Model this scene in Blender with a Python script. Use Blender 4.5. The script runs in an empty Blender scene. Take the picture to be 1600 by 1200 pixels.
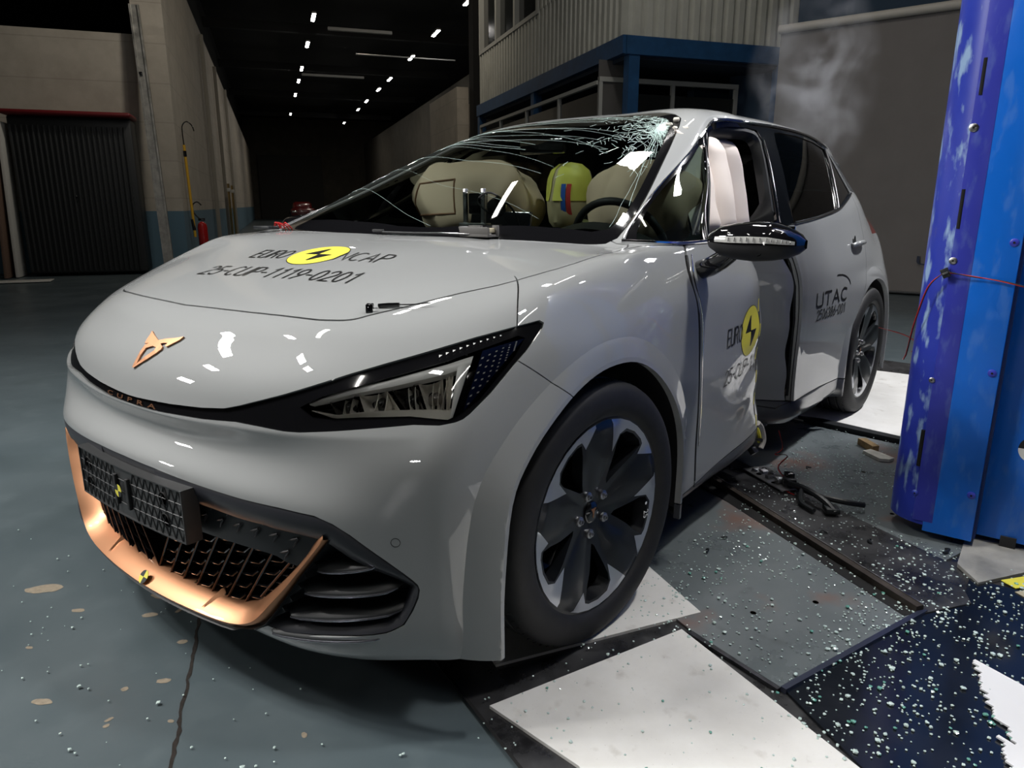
import bpy, bmesh, math, random
import numpy as np
from mathutils import Vector, Matrix, noise
from mathutils.bvhtree import BVHTree
from mathutils.geometry import interpolate_bezier
random.seed(7)
D = bpy.data
scene = bpy.context.scene
COL = scene.collection

# ------------------------------------------------------------------ camera
# car frame: front axle at x=0, x forward, y to the car's left, z up, floor z=0
CAM = (1.478, 1.712, 1.115); YAW, PITCH, ROLL, FPX = 3.791, 0.246, 0.001, 1109.0
def cam_matrix():
    cy, sy, cp, sp = math.cos(YAW), math.sin(YAW), math.cos(PITCH), math.sin(PITCH)
    f = Vector((cy*cp, sy*cp, -sp)); r = Vector((sy, -cy, 0)); u = r.cross(f)
    cr, sr = math.cos(ROLL), math.sin(ROLL)
    r2 = r*cr + u*sr; u2 = u*cr - r*sr
    m = Matrix((r2, u2, -f)).transposed().to_4x4(); m.translation = CAM
    return m
cd = D.cameras.new('camera'); cam = D.objects.new('camera', cd); COL.objects.link(cam)
cam.matrix_world = cam_matrix()
cd.sensor_fit = 'HORIZONTAL'; cd.sensor_width = 36.0; cd.lens = FPX/1600*36.0
cd.clip_start = 0.02; cd.clip_end = 200
scene.camera = cam
scene.view_settings.view_transform = 'Standard'
scene.view_settings.look = 'None'
scene.view_settings.gamma = 1.0
scene.view_settings.use_curve_mapping = False
scene.view_settings.exposure = 0.30
# ------------------------------------------------------------------ world and lights
# hall axes: A runs down the hall, B to its right, both seen from the camera's foot point
HA = Vector((-0.56848522, -0.82269348, 0)); HB = Vector((-0.82269348, 0.56848522, 0))
def H(A, B, z): return Vector((CAM[0], CAM[1], 0)) + HA*A + HB*B + Vector((0,0,z))
HROT = math.atan2(HA.y, HA.x)
w = D.worlds.new('world'); scene.world = w; w.use_nodes = True
w.node_tree.nodes['Background'].inputs[0].default_value = (.55,.60,.65,1)
w.node_tree.nodes['Background'].inputs[1].default_value = 0.02
def area(name, loc, target, sx, sy, power, color=(1,1,1), spread=180):
    l = D.lights.new(name, 'AREA'); l.shape = 'RECTANGLE'; l.size = sx; l.size_y = sy; l.energy = power; l.color = color; l.spread = math.radians(spread)
    o = D.objects.new(name, l); COL.objects.link(o); o.location = loc
    o.rotation_euler = (Vector(target)-Vector(loc)).to_track_quat('-Z','Y').to_euler()
    return o
# flood lamps of the test lane, in front of and above the car; the last is an added fill
def flood(loc, tgt, e, col=(1,.985,.96), sx=.34, sy=.22, n=2, gap=.42):
    d = (Vector(tgt)-Vector(loc)); side = d.cross(Vector((0,0,1))).normalized()
    for k in range(n):
        area('flood_or_fill_lamp', Vector(loc)+side*gap*(k-(n-1)/2), tgt, sx, sy, e/n*.54, col, 116)
flood((2.35, -1.75, 4.6), (.4,.1,.5), 108, n=3, gap=.48, sx=.26, sy=.17)
flood((2.9, -4.1, 4.6), (.3,0,.5), 64, sx=.42, sy=.24, n=1)
flood((4.15, -5.0, 4.6), (.3,0,.5), 60, sx=.42, sy=.24, n=1)
flood((6.4, -7.1, 3.5), (.5,0,.5), 62, sx=.7, sy=.45, n=1)
flood((-4.4, 2.3, 4.6), (-2.2,.8,.6), 165, (.98,.98,1), sx=.4, sy=.32, n=1)
flood((-2.8, .17, 4.7), (-1.2,.3,1.0), 26, sx=.5, sy=.25, n=1)
flood((-8.6, 3.3, 4.5), (-1,1.2,.6), 14, (.98,.98,1), sx=1.3, sy=.16, n=1)
flood((6.6, 3.4, 1.15), (.6,.6,.5), 5, sx=.3, sy=.12, n=1)
flood((-1.0, 2.35, 4.9), (-1.0,1.2,0), 66, n=1)
flood((1.7, 1.7, 4.9), (.3,1.4,0), 8, n=1)  # fill lamp added to brighten the white plates
# weak fill lights without fixtures, added to brighten walls and office down the hall
area('hall_fill', H(11,.5,6.6), H(14,-3.5,2.6), .5, .3, 24, (1,.93,.82), 110)
area('hall_fill', H(14,2.2,6.8), H(21,5.5,2.2), .5, .3, 52, (1,.90,.76))
area('hall_fill', H(6,3.0,6.8), H(9.2,4.6,4), .5, .3, 36, (1,.95,.88))
for A in (28, 40, 54): area('hall_fill', H(A,3.5,6.9), H(A,3.5,0), .6, .3, 60, (1,.9,.76))
# ------------------------------------------------------------------ helpers
def link(o, parent=None):
    COL.objects.link(o)
    if parent is not None: o.parent = parent
    return o
def tag(o, label=None, cat=None, group=None, kind=None):
    if label: o['label'] = label
    if cat: o['category'] = cat
    if group: o['group'] = group
    if kind: o['kind'] = kind
    return o
def empty(name, loc=(0,0,0), rz=0.0, label=None, cat=None, group=None):
    o = D.objects.new(name, None); o.empty_display_size = .1; link(o)
    o.location = loc; o.rotation_euler = (0,0,rz)
    return tag(o, label, cat, group)
MATS = {}
def _set(b, k, v):
    if k in b.inputs: b.inputs[k].default_value = v
def mat(name, col=(.5,.5,.5), rough=.5, metal=0.0, spec=.5, coat=0.0, coat_rough=.03, emit=None, emit_s=0.0, trans=0.0, ior=1.45, alpha=1.0,
        noise_scale=None, noise_amt=.15, bump=0.0, bump_scale=200.0, rough_var=0.0, sheen=0.0):
    if name in MATS: return MATS[name]
    m = D.materials.new(name); m.use_nodes = True; MATS[name] = m
    nt = m.node_tree; b = nt.nodes['Principled BSDF']
    c4 = tuple(col)+(1,) if len(col)==3 else tuple(col)
    _set(b,'Base Color',c4); _set(b,'Roughness',rough); _set(b,'Metallic',metal); _set(b,'Specular IOR Level',spec)
    _set(b,'Coat Weight',coat); _set(b,'Coat Roughness',coat_rough); _set(b,'Transmission Weight',trans); _set(b,'IOR',ior); _set(b,'Alpha',alpha)
    _set(b,'Sheen Weight',sheen)
    if emit: _set(b,'Emission Color',tuple(emit)+(1,)); _set(b,'Emission Strength',emit_s)
    if noise_scale:
        tc = nt.nodes.new('ShaderNodeTexCoord'); n = nt.nodes.new('ShaderNodeTexNoise'); n.inputs['Scale'].default_value = noise_scale
        n.inputs['Detail'].default_value = 6; n.inputs['Roughness'].default_value = .6
        nt.links.new(tc.outputs['Object'], n.inputs['Vector'])
        r = nt.nodes.new('ShaderNodeMix'); r.data_type='RGBA'
        r.inputs[6].default_value = tuple(max(0,x*(1-noise_amt)) for x in c4[:3])+(1,); r.inputs[7].default_value = tuple(min(1,x*(1+noise_amt)) for x in c4[:3])+(1,)
        cr = nt.nodes.new('ShaderNodeMapRange'); cr.inputs['From Min'].default_value=.3; cr.inputs['From Max'].default_value=.7
        nt.links.new(n.outputs['Fac'], cr.inputs['Value']); nt.links.new(cr.outputs['Result'], r.inputs[0]); nt.links.new(r.outputs[2], b.inputs['Base Color'])
        if rough_var:
            rr = nt.nodes.new('ShaderNodeMapRange'); rr.inputs['From Min'].default_value=.3; rr.inputs['From Max'].default_value=.7
            rr.inputs['To Min'].default_value=max(0.02,rough-rough_var); rr.inputs['To Max'].default_value=min(1,rough+rough_var)
            nt.links.new(n.outputs['Fac'], rr.inputs['Value']); nt.links.new(rr.outputs['Result'], b.inputs['Roughness'])
    if bump:
        tc = nt.nodes.new('ShaderNodeTexCoord'); n = nt.nodes.new('ShaderNodeTexNoise'); n.inputs['Scale'].default_value = bump_scale
        nt.links.new(tc.outputs['Object'], n.inputs['Vector'])
        bp = nt.nodes.new('ShaderNodeBump'); bp.inputs['Strength'].default_value = bump; bp.inputs['Distance'].default_value = .002
        nt.links.new(n.outputs['Fac'], bp.inputs['Height']); nt.links.new(bp.outputs['Normal'], b.inputs['Normal'])
    return m
def glass(name, col, rough=0.0, trans_mix=.9, f0=.04):
    """thin architectural glass: tinted see-through mixed with mirror by fresnel"""
    if name in MATS: return MATS[name]
    m = D.materials.new(name); m.use_nodes = True; MATS[name] = m
    nt = m.node_tree; nt.nodes.clear()
    out = nt.nodes.new('ShaderNodeOutputMaterial'); t = nt.nodes.new('ShaderNodeBsdfTransparent'); t.inputs[0].default_value = tuple(col)+(1,)
    g = nt.nodes.new('ShaderNodeBsdfGlossy'); g.inputs['Roughness'].default_value = rough
    f = nt.nodes.new('ShaderNodeFresnel'); f.inputs[0].default_value = 1.5
    mx = nt.nodes.new('ShaderNodeMixShader')
    nt.links.new(f.outputs[0], mx.inputs[0]); nt.links.new(t.outputs[0], mx.inputs[1]); nt.links.new(g.outputs[0], mx.inputs[2]); nt.links.new(mx.outputs[0], out.inputs[0])
    return m
class MB:
    """collects simple shapes into one bmesh; build() links them as one mesh object"""
    def __init__(s): s.bm = bmesh.new()
    def box(s, c, size, rz=0, rx=0, ry=0, bev=0.0, seg=2, taper=None):
        r = bmesh.ops.create_cube(s.bm, size=1.0); vs = r['verts']
        bmesh.ops.scale(s.bm, vec=Vector(size), verts=vs)
        if taper:
            for v in vs:
                if v.co.z > 0: v.co.x *= taper[0]; v.co.y *= taper[1]
        if bev:
            es = list({e for v in vs for e in v.link_edges})
            rr = bmesh.ops.bevel(s.bm, geom=es, offset=bev, segments=seg, affect='EDGES', profile=.5)
            vs = list({v for f in rr['faces'] for v in f.verts} | {v for v in vs if v.is_valid})
        m = Matrix.Translation(c) @ Matrix.Rotation(rz,4,'Z') @ Matrix.Rotation(ry,4,'Y') @ Matrix.Rotation(rx,4,'X')
        bmesh.ops.transform(s.bm, matrix=m, verts=vs)
        return vs
    def tube(s, pts, r, n=10, cap=True, radii=None):
        pts = [Vector(p) for p in pts]; rings = []
        up = None
        for i, p in enumerate(pts):
            d = (pts[min(i+1,len(pts)-1)] - pts[max(i-1,0)])
            if d.length < 1e-9: d = Vector((0,0,1))
            d.normalize()
            if up is None: up = Vector((0,0,1)) if abs(d.z) < .9 else Vector((1,0,0))
            a = d.cross(up)
            if a.length < 1e-6: a = d.orthogonal()
            a.normalize(); b = a.cross(d).normalized(); up = b
            rad = radii[i] if radii else r
            rings.append([s.bm.verts.new(p + a*math.cos(2*math.pi*k/n)*rad + b*math.sin(2*math.pi*k/n)*rad) for k in range(n)])
        for i in range(len(rings)-1):
            for k in range(n):
                s.bm.faces.new((rings[i][k], rings[i][(k+1)%n], rings[i+1][(k+1)%n], rings[i+1][k]))
        if cap:
            s.bm.faces.new(list(reversed(rings[0]))); s.bm.faces.new(rings[-1])
    def lathe(s, prof, c=(0,0,0), axis='Z', n=32, close=False, M=None):
        """prof: list of (radius, height)"""
        rings = []
        for (r, h) in prof:
            ring = []
            for k in range(n):
                a = 2*math.pi*k/n; x, y = r*math.cos(a), r*math.sin(a)
                p = Vector((x,y,h)) if axis=='Z' else (Vector((x,h,y)) if axis=='Y' else Vector((h,x,y)))
                p = p + Vector(c)
                if M: p = M @ p
                ring.append(s.bm.verts.new(p))
            rings.append(ring)
        m = len(rings)
        for i in range(m if close else m-1):
            for k in range(n):
                s.bm.faces.new((rings[i][k], rings[i][(k+1)%n], rings[(i+1)%m][(k+1)%n], rings[(i+1)%m][k]))
        if not close:
            for ring, rr in ((rings[0], prof[0][0]), (rings[-1], prof[-1][0])):
                if rr > 1e-6: s.bm.faces.new(ring)
        return rings
    def prism(s, poly, h0, h1, fn):
        """poly: 2D outline; fn(u,v,h)->3D"""
        a = [s.bm.verts.new(fn(u,v,h0)) for u,v in poly]; b = [s.bm.verts.new(fn(u,v,h1)) for u,v in poly]
        n = len(poly)
        for i in range(n): s.bm.faces.new((a[i], a[(i+1)%n], b[(i+1)%n], b[i]))
        s.bm.faces.new(list(reversed(a))); s.bm.faces.new(b)
    def poly(s, pts): return s.bm.faces.new([s.bm.verts.new(p) for p in pts])
    def grid(s, P, close_u=False):
        V = [[s.bm.verts.new(p) for p in row] for row in P]
        for i in range(len(V)-1):
            n = len(V[0])
            for j in range(n if close_u else n-1):
                s.bm.faces.new((V[i][j], V[i][(j+1)%n], V[i+1][(j+1)%n], V[i+1][j]))
        return V
    def build(s, name, m=None, parent=None, smooth=True, angle=35, recalc=True):
        if recalc: bmesh.ops.recalc_face_normals(s.bm, faces=s.bm.faces)
        me = D.meshes.new(name); s.bm.to_mesh(me); s.bm.free()
        o = D.objects.new(name, me); link(o, parent)
        if m is not None: me.materials.append(m if not isinstance(m, str) else MATS[m])
        if smooth:
            for p in me.polygons: p.use_smooth = True
            if hasattr(me, 'set_sharp_from_angle'): me.set_sharp_from_angle(angle=math.radians(angle))
        return o
# ------------------------------------------------------------------ car outer surface: control cage -> smooth dense surface
def build_cage():
    ys = [0,.18,.36,.52,.66,.77,.845]
    xd = [.76,.752,.728,.692,.635,.555,.455]        # plan line of the bumper at its widest height
    # rows bottom -> top: (offset from plan line at front, z at centre, z at corner, corner (x,y))
    fr = [ # name, dx per column, z per column, y per column (None = ys)
      ('A', [-.075]*2+[-.06,-.05,-.04,-.03,-.02], [.18,.178,.165,.155,.165,.175,.175], ys),
      ('B', [-.015,-.015,-.015,-.01,-.005,0,0], [.225,.225,.215,.21,.225,.25,.24], ys),
      ('C', [-.02,-.02,-.015,-.01,-.0,0,0], [.40,.40,.395,.385,.38,.375,.36], ys),
      ('D', [0,0,0,0,.0,.0,.0], [.537,.535,.526,.52,.505,.50,.50], ys),
      ('E', [-.046,-.046,-.043,-.034,-.018,-.006,-.002], [.60,.60,.598,.596,.60,.60,.60], ys),
      ('F', [-.025,-.026,-.028,-.030,-.030,-.024,-.015], [.655,.655,.66,.664,.668,.672,.67], [0,.18,.36,.52,.655,.763,.84]),
      ('G', [-.035,-.036,-.038,-.042,-.048,-.052,-.055], [.690,.692,.700,.708,.72,.73,.74], [0,.18,.355,.51,.64,.748,.828]),
      ('H', [-.060,-.060,-.062,-.066,-.075,-.085,-.10], [.755,.756,.760,.765,.775,.785,.80], [0,.175,.345,.495,.62,.728,.812]),
      ('I', [-.118,-.118,-.122,-.126,-.13,-.135,-.14], [.825,.826,.828,.829,.833,.838,.848], [0,.165,.325,.475,.595,.705,.79]),
    ]
    rows = []
    for nm, dx, z, yy in fr:
        rows.append([(xd[k]+dx[k], yy[k], z[k]) for k in range(7)])
    topj0 = [(.565,0,.878),(.56,.15,.878),(.545,.30,.878),(.505,.44,.876),(.445,.56,.878),(.372,.67,.881),(.285,.762,.888)]
    rows.append(topj0)
    # side stations j1..j12
    sx = [.19,.0,-.22,-.40,-.64,-1.0,-1.3,-1.6,-2.0,-2.4,-2.75,-3.1]
    side_z = [.17,.215,.35,.48,.57,.65,.73,.80,.88]
    side_y = [.835,.872,.872,.880,.886,.889,.888,.883,.866]
    belt = [(.15,.787,.932),(-.02,.797,.956),(-.20,.80,.976),(-.36,.797,.988),(-.64,.803,.997),(-1.0,.808,1.0),(-1.3,.81,1.012),(-1.6,.81,1.03),(-2.0,.81,1.058),(-2.4,.79,1.10),(-2.72,.755,1.13),(-3.0,.70,1.13)]
    for j, x in enumerate(sx):
        for r in range(9):
            y, z = side_y[r], side_z[r]
            if j == 0: y -= .006 if r < 7 else .012
            if j in (0,1,2): y += .006*(r in (3,4,5))
            if j >= 4 and r in (1,): y -= .004
            if r == 8 and j < 3: z = [.862,.872,.878][j]; y = [.84,.855,.862][j]
            if j in (9,10,11) and r in (4,5,6): y += .010
            if j == 11: y -= .02 + .02*(r>5) + .02*(r>7)
            if j == 10 and r > 6: y -= .02
            xx = x
            if r >= 7: xx = x + (belt[j][0]-x)*.4*(r-6)/2
            rows[r].append((xx, y, z))
        rows[9].append(belt[j])
    # rear, corner to centre
    ry = [.775,.64,.52,.39,.26,.13,0]
    rx = [-3.38,-3.49,-3.53,-3.555,-3.57,-3.575,-3.58]
    rz = [.22,.27,.36,.46,.56,.66,.76,.86,.98]
    rdx = [.10,.03,.01,0,0,.01,.02,.04,.08]
    for r in range(9):
        for k in range(7): rows[r].append((rx[k]+rdx[r], ry[k]-(.05*(r>=7)+.02*(r==6))*(k<2), rz[r]))
    rj = [(-3.24,.63,1.10),(-3.32,.56,1.14),(-3.36,.50,1.16),(-3.37,.38,1.17),(-3.38,.25,1.175),(-3.385,.12,1.18),(-3.39,0,1.18)]
    rows[9] += rj
    # top grid, i = 0..6 lines, stations 0..13 ; i=6 is the belt row, station 0 / 13 are shared
    T = {}
    mid = {
     1: [(.33,0,.935),(.33,.16,.934),(.32,.32,.934),(.295,.46,.936),(.25,.58,.938),(.20,.69,.937)],
     2: [(.10,0,.984),(.10,.17,.983),(.09,.33,.980),(.07,.48,.977),(.04,.60,.972),(.01,.705,.968)],
     3: [(-.09,0,1.010),(-.09,.17,1.009),(-.105,.33,1.005),(-.13,.48,1.000),(-.17,.60,.995),(-.19,.71,.990)],
     4: [(-.235,0,1.028),(-.24,.17,1.026),(-.265,.34,1.020),(-.31,.50,1.012),(-.36,.625,1.006),(-.375,.72,1.002)],
     5: [(-.51,0,1.205),(-.515,.17,1.202),(-.53,.33,1.190),(-.56,.46,1.170),(-.61,.585,1.135),(-.645,.655,1.10)],
     6: [(-.86,0,1.372),(-.865,.17,1.369),(-.88,.32,1.360),(-.905,.445,1.342),(-.945,.55,1.312),(-.99,.615,1.28)],
     7: [(-1.18,0,1.468),(-1.18,.17,1.466),(-1.19,.32,1.459),(-1.205,.44,1.447),(-1.23,.535,1.428),(-1.26,.602,1.388)],
     8: [(-1.55,0,1.512),(-1.55,.17,1.510),(-1.555,.32,1.505),(-1.56,.44,1.495),(-1.57,.535,1.478),(-1.58,.605,1.438)],
     9: [(-2.0,0,1.520),(-2.0,.17,1.519),(-2.0,.32,1.514),(-2.0,.44,1.504),(-2.0,.535,1.488),(-2.0,.605,1.445)],
     10:[(-2.4,0,1.512),(-2.4,.17,1.511),(-2.4,.32,1.506),(-2.4,.435,1.497),(-2.4,.525,1.482),(-2.4,.592,1.445)],
     11:[(-2.8,0,1.49),(-2.8,.17,1.489),(-2.8,.32,1.485),(-2.79,.43,1.476),(-2.78,.515,1.458),(-2.77,.567,1.412)],
     12:[(-3.15,0,1.445),(-3.15,.17,1.443),(-3.15,.31,1.437),(-3.14,.42,1.425),(-3.12,.49,1.398),(-3.06,.535,1.335)],
    }
    verts = []; index = {}
    def V(p, key):
        if key in index: return index[key]
        index[key] = len(verts); verts.append(tuple(p)); return index[key]
    nc = len(rows[0])
    for r in range(10):
        for c in range(nc): V(rows[r][c], ('b', r, c))
    def top(i, j):
        if j == 0: return index[('b', 9, i)]
        if i == 6 and j <= 12: return index[('b', 9, 6+j)]
        if j == 13: return index[('b', 9, 6+13+(6-i))]
        return V(mid[j][i], ('t', i, j))
    faces = []
    for r in range(9):
        for c in range(nc-1):
            faces.append((index[('b',r,c)], index[('b',r,c+1)], index[('b',r+1,c+1)], index[('b',r+1,c)]))
    for j in range(13):
        for i in range(6):
            faces.append((top(i,j), top(i+1,j), top(i+1,j+1), top(i,j+1)))
    # creases
    cr = {}
    def crease(seq, w):
        for a, b in zip(seq, seq[1:]): cr[(min(a,b),max(a,b))] = w
    crease([index[('b',3,c)] for c in range(0,6)], .35)
    crease([index[('b',5,c)] for c in range(0,6)], .6)
    crease([index[('b',9,c)] for c in range(9,19)], .5)
    crease([top(i,4) for i in range(0,6)], .55)
    crease([top(4,j) for j in range(4,8)], .25)
    crease([top(5,j) for j in range(4,13)], .45)
    crease([index[('b',1,c)] for c in range(7,18)], .4)
    # mirror
    n = len(verts); mp = {}
    allv = [Vector(v) for v in verts]
    for k, v in enumerate(verts):
        if abs(v[1]) < 1e-6: mp[k] = k
        else: mp[k] = len(allv); allv.append(Vector((v[0], -v[1], v[2])))
    f2 = faces + [tuple(mp[q] for q in reversed(f)) for f in faces]
    cr2 = dict(cr)
    for (a, b), w in cr.items():
        a2, b2 = mp[a], mp[b]; cr2[(min(a2,b2),max(a2,b2))] = w
    return allv, f2, cr2

def smooth_surface(level):
    tgt, faces, cr = build_cage()
    me = D.meshes.new('tmp_cage'); me.from_pydata(tgt, [], faces); me.update()
    at = me.attributes.new('crease_edge', 'FLOAT', 'EDGE')
    for e in me.edges:
        k = (min(e.vertices), max(e.vertices)); at.data[e.index].value = cr.get(k, 0.0)
    o = D.objects.new('tmp_cage', me); COL.objects.link(o)
    md = o.modifiers.new('s', 'SUBSURF'); md.levels = 2; md.use_limit_surface = True
    md.boundary_smooth = 'ALL'
    n = len(tgt); T = np.array([list(v) for v in tgt]); P = T.copy()
    def ev():
        me.vertices.foreach_set('co', P.astype(np.float32).ravel()); me.update()
        dg = bpy.context.evaluated_depsgraph_get(); dg.update()
        e = o.evaluated_get(dg); m = e.to_mesh()
        a = np.empty(len(m.vertices)*3, dtype=np.float32); m.vertices.foreach_get('co', a); e.to_mesh_clear()
        return a.reshape(-1,3)[:n]
    for it in range(3):
        L = ev(); P += (T - L)*.8
    ev()
    md.levels = level
    dg = bpy.context.evaluated_depsgraph_get(); dg.update()
    m2 = D.meshes.new_from_object(o.evaluated_get(dg))
    D.objects.remove(o); 
    return m2

def sstep(a, b, x):
    t = min(1.0, max(0.0, (x-a)/(b-a))); return t*t*(3-2*t)
ARCHF = [(.424,.08),(.426,.229),(.424,.343),(.398,.516),(.337,.600),(.238,.668),(.13,.717),(.012,.739),(-.127,.728),(-.253,.674),(-.366,.583),(-.436,.479),(-.462,.371),(-.462,.25),(-.455,.08)]
ARCHR = [(-2.345,.08),(-2.350,.25),(-2.352,.365),(-2.365,.48),(-2.405,.58),(-2.47,.66),(-2.56,.715),(-2.68,.738),(-2.80,.735),(-2.93,.70),(-3.03,.635),(-3.105,.54),(-3.145,.42),(-3.15,.30),(-3.14,.08)]
def arch_dist(x, z):
    best = 9
    A = ARCHF if x > -1.4 else ARCHR
    for (x0,z0),(x1,z1) in zip(A, A[1:]):
        dx, dz = x1-x0, z1-z0; t = max(0,min(1,((x-x0)*dx+(z-z0)*dz)/(dx*dx+dz*dz)))
        d = math.hypot(x-x0-t*dx, z-z0-t*dz)
        if d < best: best = d
    return best
def flare(p, d):
    """flat lip round both wheel arches, d = distance to the arch edge"""
    x, y, z = p
    w = max(0.0, min(1.0, (.062 - d)/.050))
    tgt = .894 if x > -1.4 else .889
    return Vector((x, y + max(0, tgt - y)*w, z))
def deform(p, part=''):
    """crash: the pole has bent the whole car a little and pushed the left side in"""
    x, y, z = p
    # rear half bent round the impact
    t = max(0.0, -1.35 - x)
    if t > 0: y += .047*t*min(1.0, t/.3)
    # front frame twisted: far side of the windshield sits further forward
    if y < 0 and z > .86:
        k = sstep(.05, .70, -y)*sstep(.86, 1.0, z)*sstep(.30, -.30, x)*sstep(-1.25, -.45, x)
        x += .20*k; z += .02*k
    # the dent of the pole in the left side
    if y > .25 and -2.1 < x < -.7 and part != 'free':
        u = x + 1.36 + .25*max(0.0, .85 - z)
        g = math.exp(-(u/.15)**2) if u > 0 else math.exp(-(u/.098)**2)
        if z > 1.0: A = .30 - .215*sstep(1.0, 1.16, z)
        elif z < .32: A = .30 - .10*sstep(.32, .18, z)
        else: A = .30
        if z > 1.3: A = .085 - .05*sstep(1.3, 1.45, z)
        if x < -1.495 and part in ('rear_door', 'body_shell', 'seam'): g *= .10; y += .018*math.exp(-((x+1.50)/.10)**2)*sstep(1.05,.9,z)
        dy = A*g*sstep(.25, .62, y)
        if part in ('front_door', 'sill'): # shallow crumples spreading from it
            q = sstep(-.75, -1.08, x)
            dy += q*.004*math.sin(z*31 + x*9) + .006*q*math.sin(z*11+2)
        y -= dy
    # roof rail buckled upwards beside the pole
    if y > 0 and z > 1.25:
        k = math.exp(-((x+1.30)/.22)**2)*sstep(1.20, 1.42, z)*sstep(.15, .56, y)
        z += .030*k; y += .008*k
    return Vector((x, y, z))
# ------------------------------------------------------------------ cut the surface into panels along real shut lines
TAG = dict(body=0, seam=1, mask=2, opening=3, arch=4, qglass=5, fwin=6, rwin=7, rqglass=8, wglass=9, frit=10, bpillar=11, sill=12, hglass=13, tail=14, cpat=15, below=16, lens=17)
def rnd_outline(pts, n=6):
    """Catmull-Rom through the points"""
    P = [Vector(p) for p in pts]; out = []
    for i in range(len(P)-1):
        a, b, c, d = P[max(i-1,0)], P[i], P[i+1], P[min(i+2,len(P)-1)]
        for k in range(n):
            t = k/n
            out.append(.5*((2*b)+(c-a)*t+(2*a-5*b+4*c-d)*t*t+(3*b-a-3*c+d)*t*t*t))
    out.append(P[-1]); return out
def strip(pts, w, basis):
    """a thin closed outline of width w along an open line, in the plane of basis"""
    u, v = basis; P = [Vector((p.dot(u), p.dot(v))) for p in pts]; L, R = [], []
    for i in range(len(P)):
        d = (P[min(i+1,len(P)-1)] - P[max(i-1,0)]).normalized(); n = Vector((-d.y, d.x))*w/2
        L.append(P[i]+n); R.append(P[i]-n)
    return L + R[::-1]
class Cutter:
    def __init__(s, bm):
        s.bm = bm; s.lay = bm.faces.layers.int.new('reg')
    def basis(s, d):
        d = Vector(d).normalized(); u = Vector((0,0,1)).cross(d)
        if u.length < 1e-3: u = Vector((1,0,0))
        u.normalize(); v = d.cross(u).normalized(); return u, v
    def cut(s, poly, d, val, filt=None, only=None, facing=.05):
        d = Vector(d).normalized(); u, v = s.basis(d)
        P = [p if len(p)==2 else Vector((Vector(p).dot(u), Vector(p).dot(v))) for p in poly]
        xs = [p.x for p in P]; zs = [p.y for p in P]; x0,x1,z0,z1 = min(xs)-.02,max(xs)+.02,min(zs)-.02,max(zs)+.02
        cand = []
        for f in s.bm.faces:
            c = f.calc_center_median(); a, b = c.dot(u), c.dot(v)
            if x0 < a < x1 and z0 < b < z1 and f.normal.dot(d) > facing and (filt is None or filt(c)): cand.append(f)
        n = len(P); cand = set(cand)
        for i in range(n):
            A, B = P[i], P[(i+1)%n]; e = B-A; L = e.length
            if L < 1e-5: continue
            e /= L; nn = Vector((-e.y, e.x)); hit = []
            for f in cand:
                if not f.is_valid: continue
                lo, hi, tl, th = 9, -9, 99, -99
                for q in f.verts:
                    w = Vector((q.co.dot(u), q.co.dot(v))) - A; h = w.dot(nn); t = w.dot(e)
                    if h < lo: lo = h
                    if h > hi: hi = h
                    if t < tl: tl = t
                    if t > th: th = t
                if lo < -1e-6 and hi > 1e-6 and th > -1e-6 and tl < L+1e-6: hit.append(f)
            if not hit: continue
            geom = list(hit) + list({x for f in hit for x in f.edges}) + list({x for f in hit for x in f.verts})
            no = u*nn.x + v*nn.y; co = u*A.x + v*A.y
            r = bmesh.ops.bisect_plane(s.bm, geom=geom, dist=1e-6, plane_co=co, plane_no=no)
            cand = {f for f in cand if f.is_valid} | {g for g in r['geom'] if isinstance(g, bmesh.types.BMFace)}
        for f in cand:
            if not f.is_valid: continue
            if only is not None and f[s.lay] not in only: continue
            c = f.calc_center_median(); a, b = c.dot(u), c.dot(v); ins = False
            for i in range(n):
                p, q = P[i], P[i-1]
                if (p.y > b) != (q.y > b) and a < (q.x-p.x)*(b-p.y)/(q.y-p.y)+p.x: ins = not ins
            if ins: f[s.lay] = val
base_mesh = smooth_surface(4)
# reference normals on the undeformed surface
ref_polys = [tuple(p.vertices) for p in base_mesh.polygons]
ref_co = [v.co.copy() for v in base_mesh.vertices]; ref_no = [v.normal.copy() for v in base_mesh.vertices]
ref_bvh = BVHTree.FromPolygons(ref_co, ref_polys)
def ref_normal(p):
    h, n, i, d = ref_bvh.find_nearest(p)
    if h is None: return None
    q = ref_polys[i]; tot = Vector(); W = 0
    for k in q:
        w = 1.0/((ref_co[k]-h).length_squared + 1e-7); tot += ref_no[k]*w; W += w
    return (tot/W).normalized()
def onbody(y, z, d=(-1,0,0), start=None, inset=0.0):
    """point of the surface seen along d at the given y, z (front), or x, z (side) when start is given"""
    s0 = start if start is not None else Vector((3, y, z))
    h, n, i, dist = ref_bvh.ray_cast(s0, Vector(d))
    return None if h is None else h - ref_normal(h)*inset
half = bmesh.new(); half.from_mesh(base_mesh)
bmesh.ops.delete(half, geom=[f for f in half.faces if f.calc_center_median().y < 0], context='FACES')
for v in half.verts:
    if abs(v.co.y) < 1e-5: v.co.y = 0
CT = Cutter(half)
FRONT = lambda c: c.x > .1
X, Z, Y = (1,0,0), (0,0,1), (0,1,0)
DF = (1,.8,.15)
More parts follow.
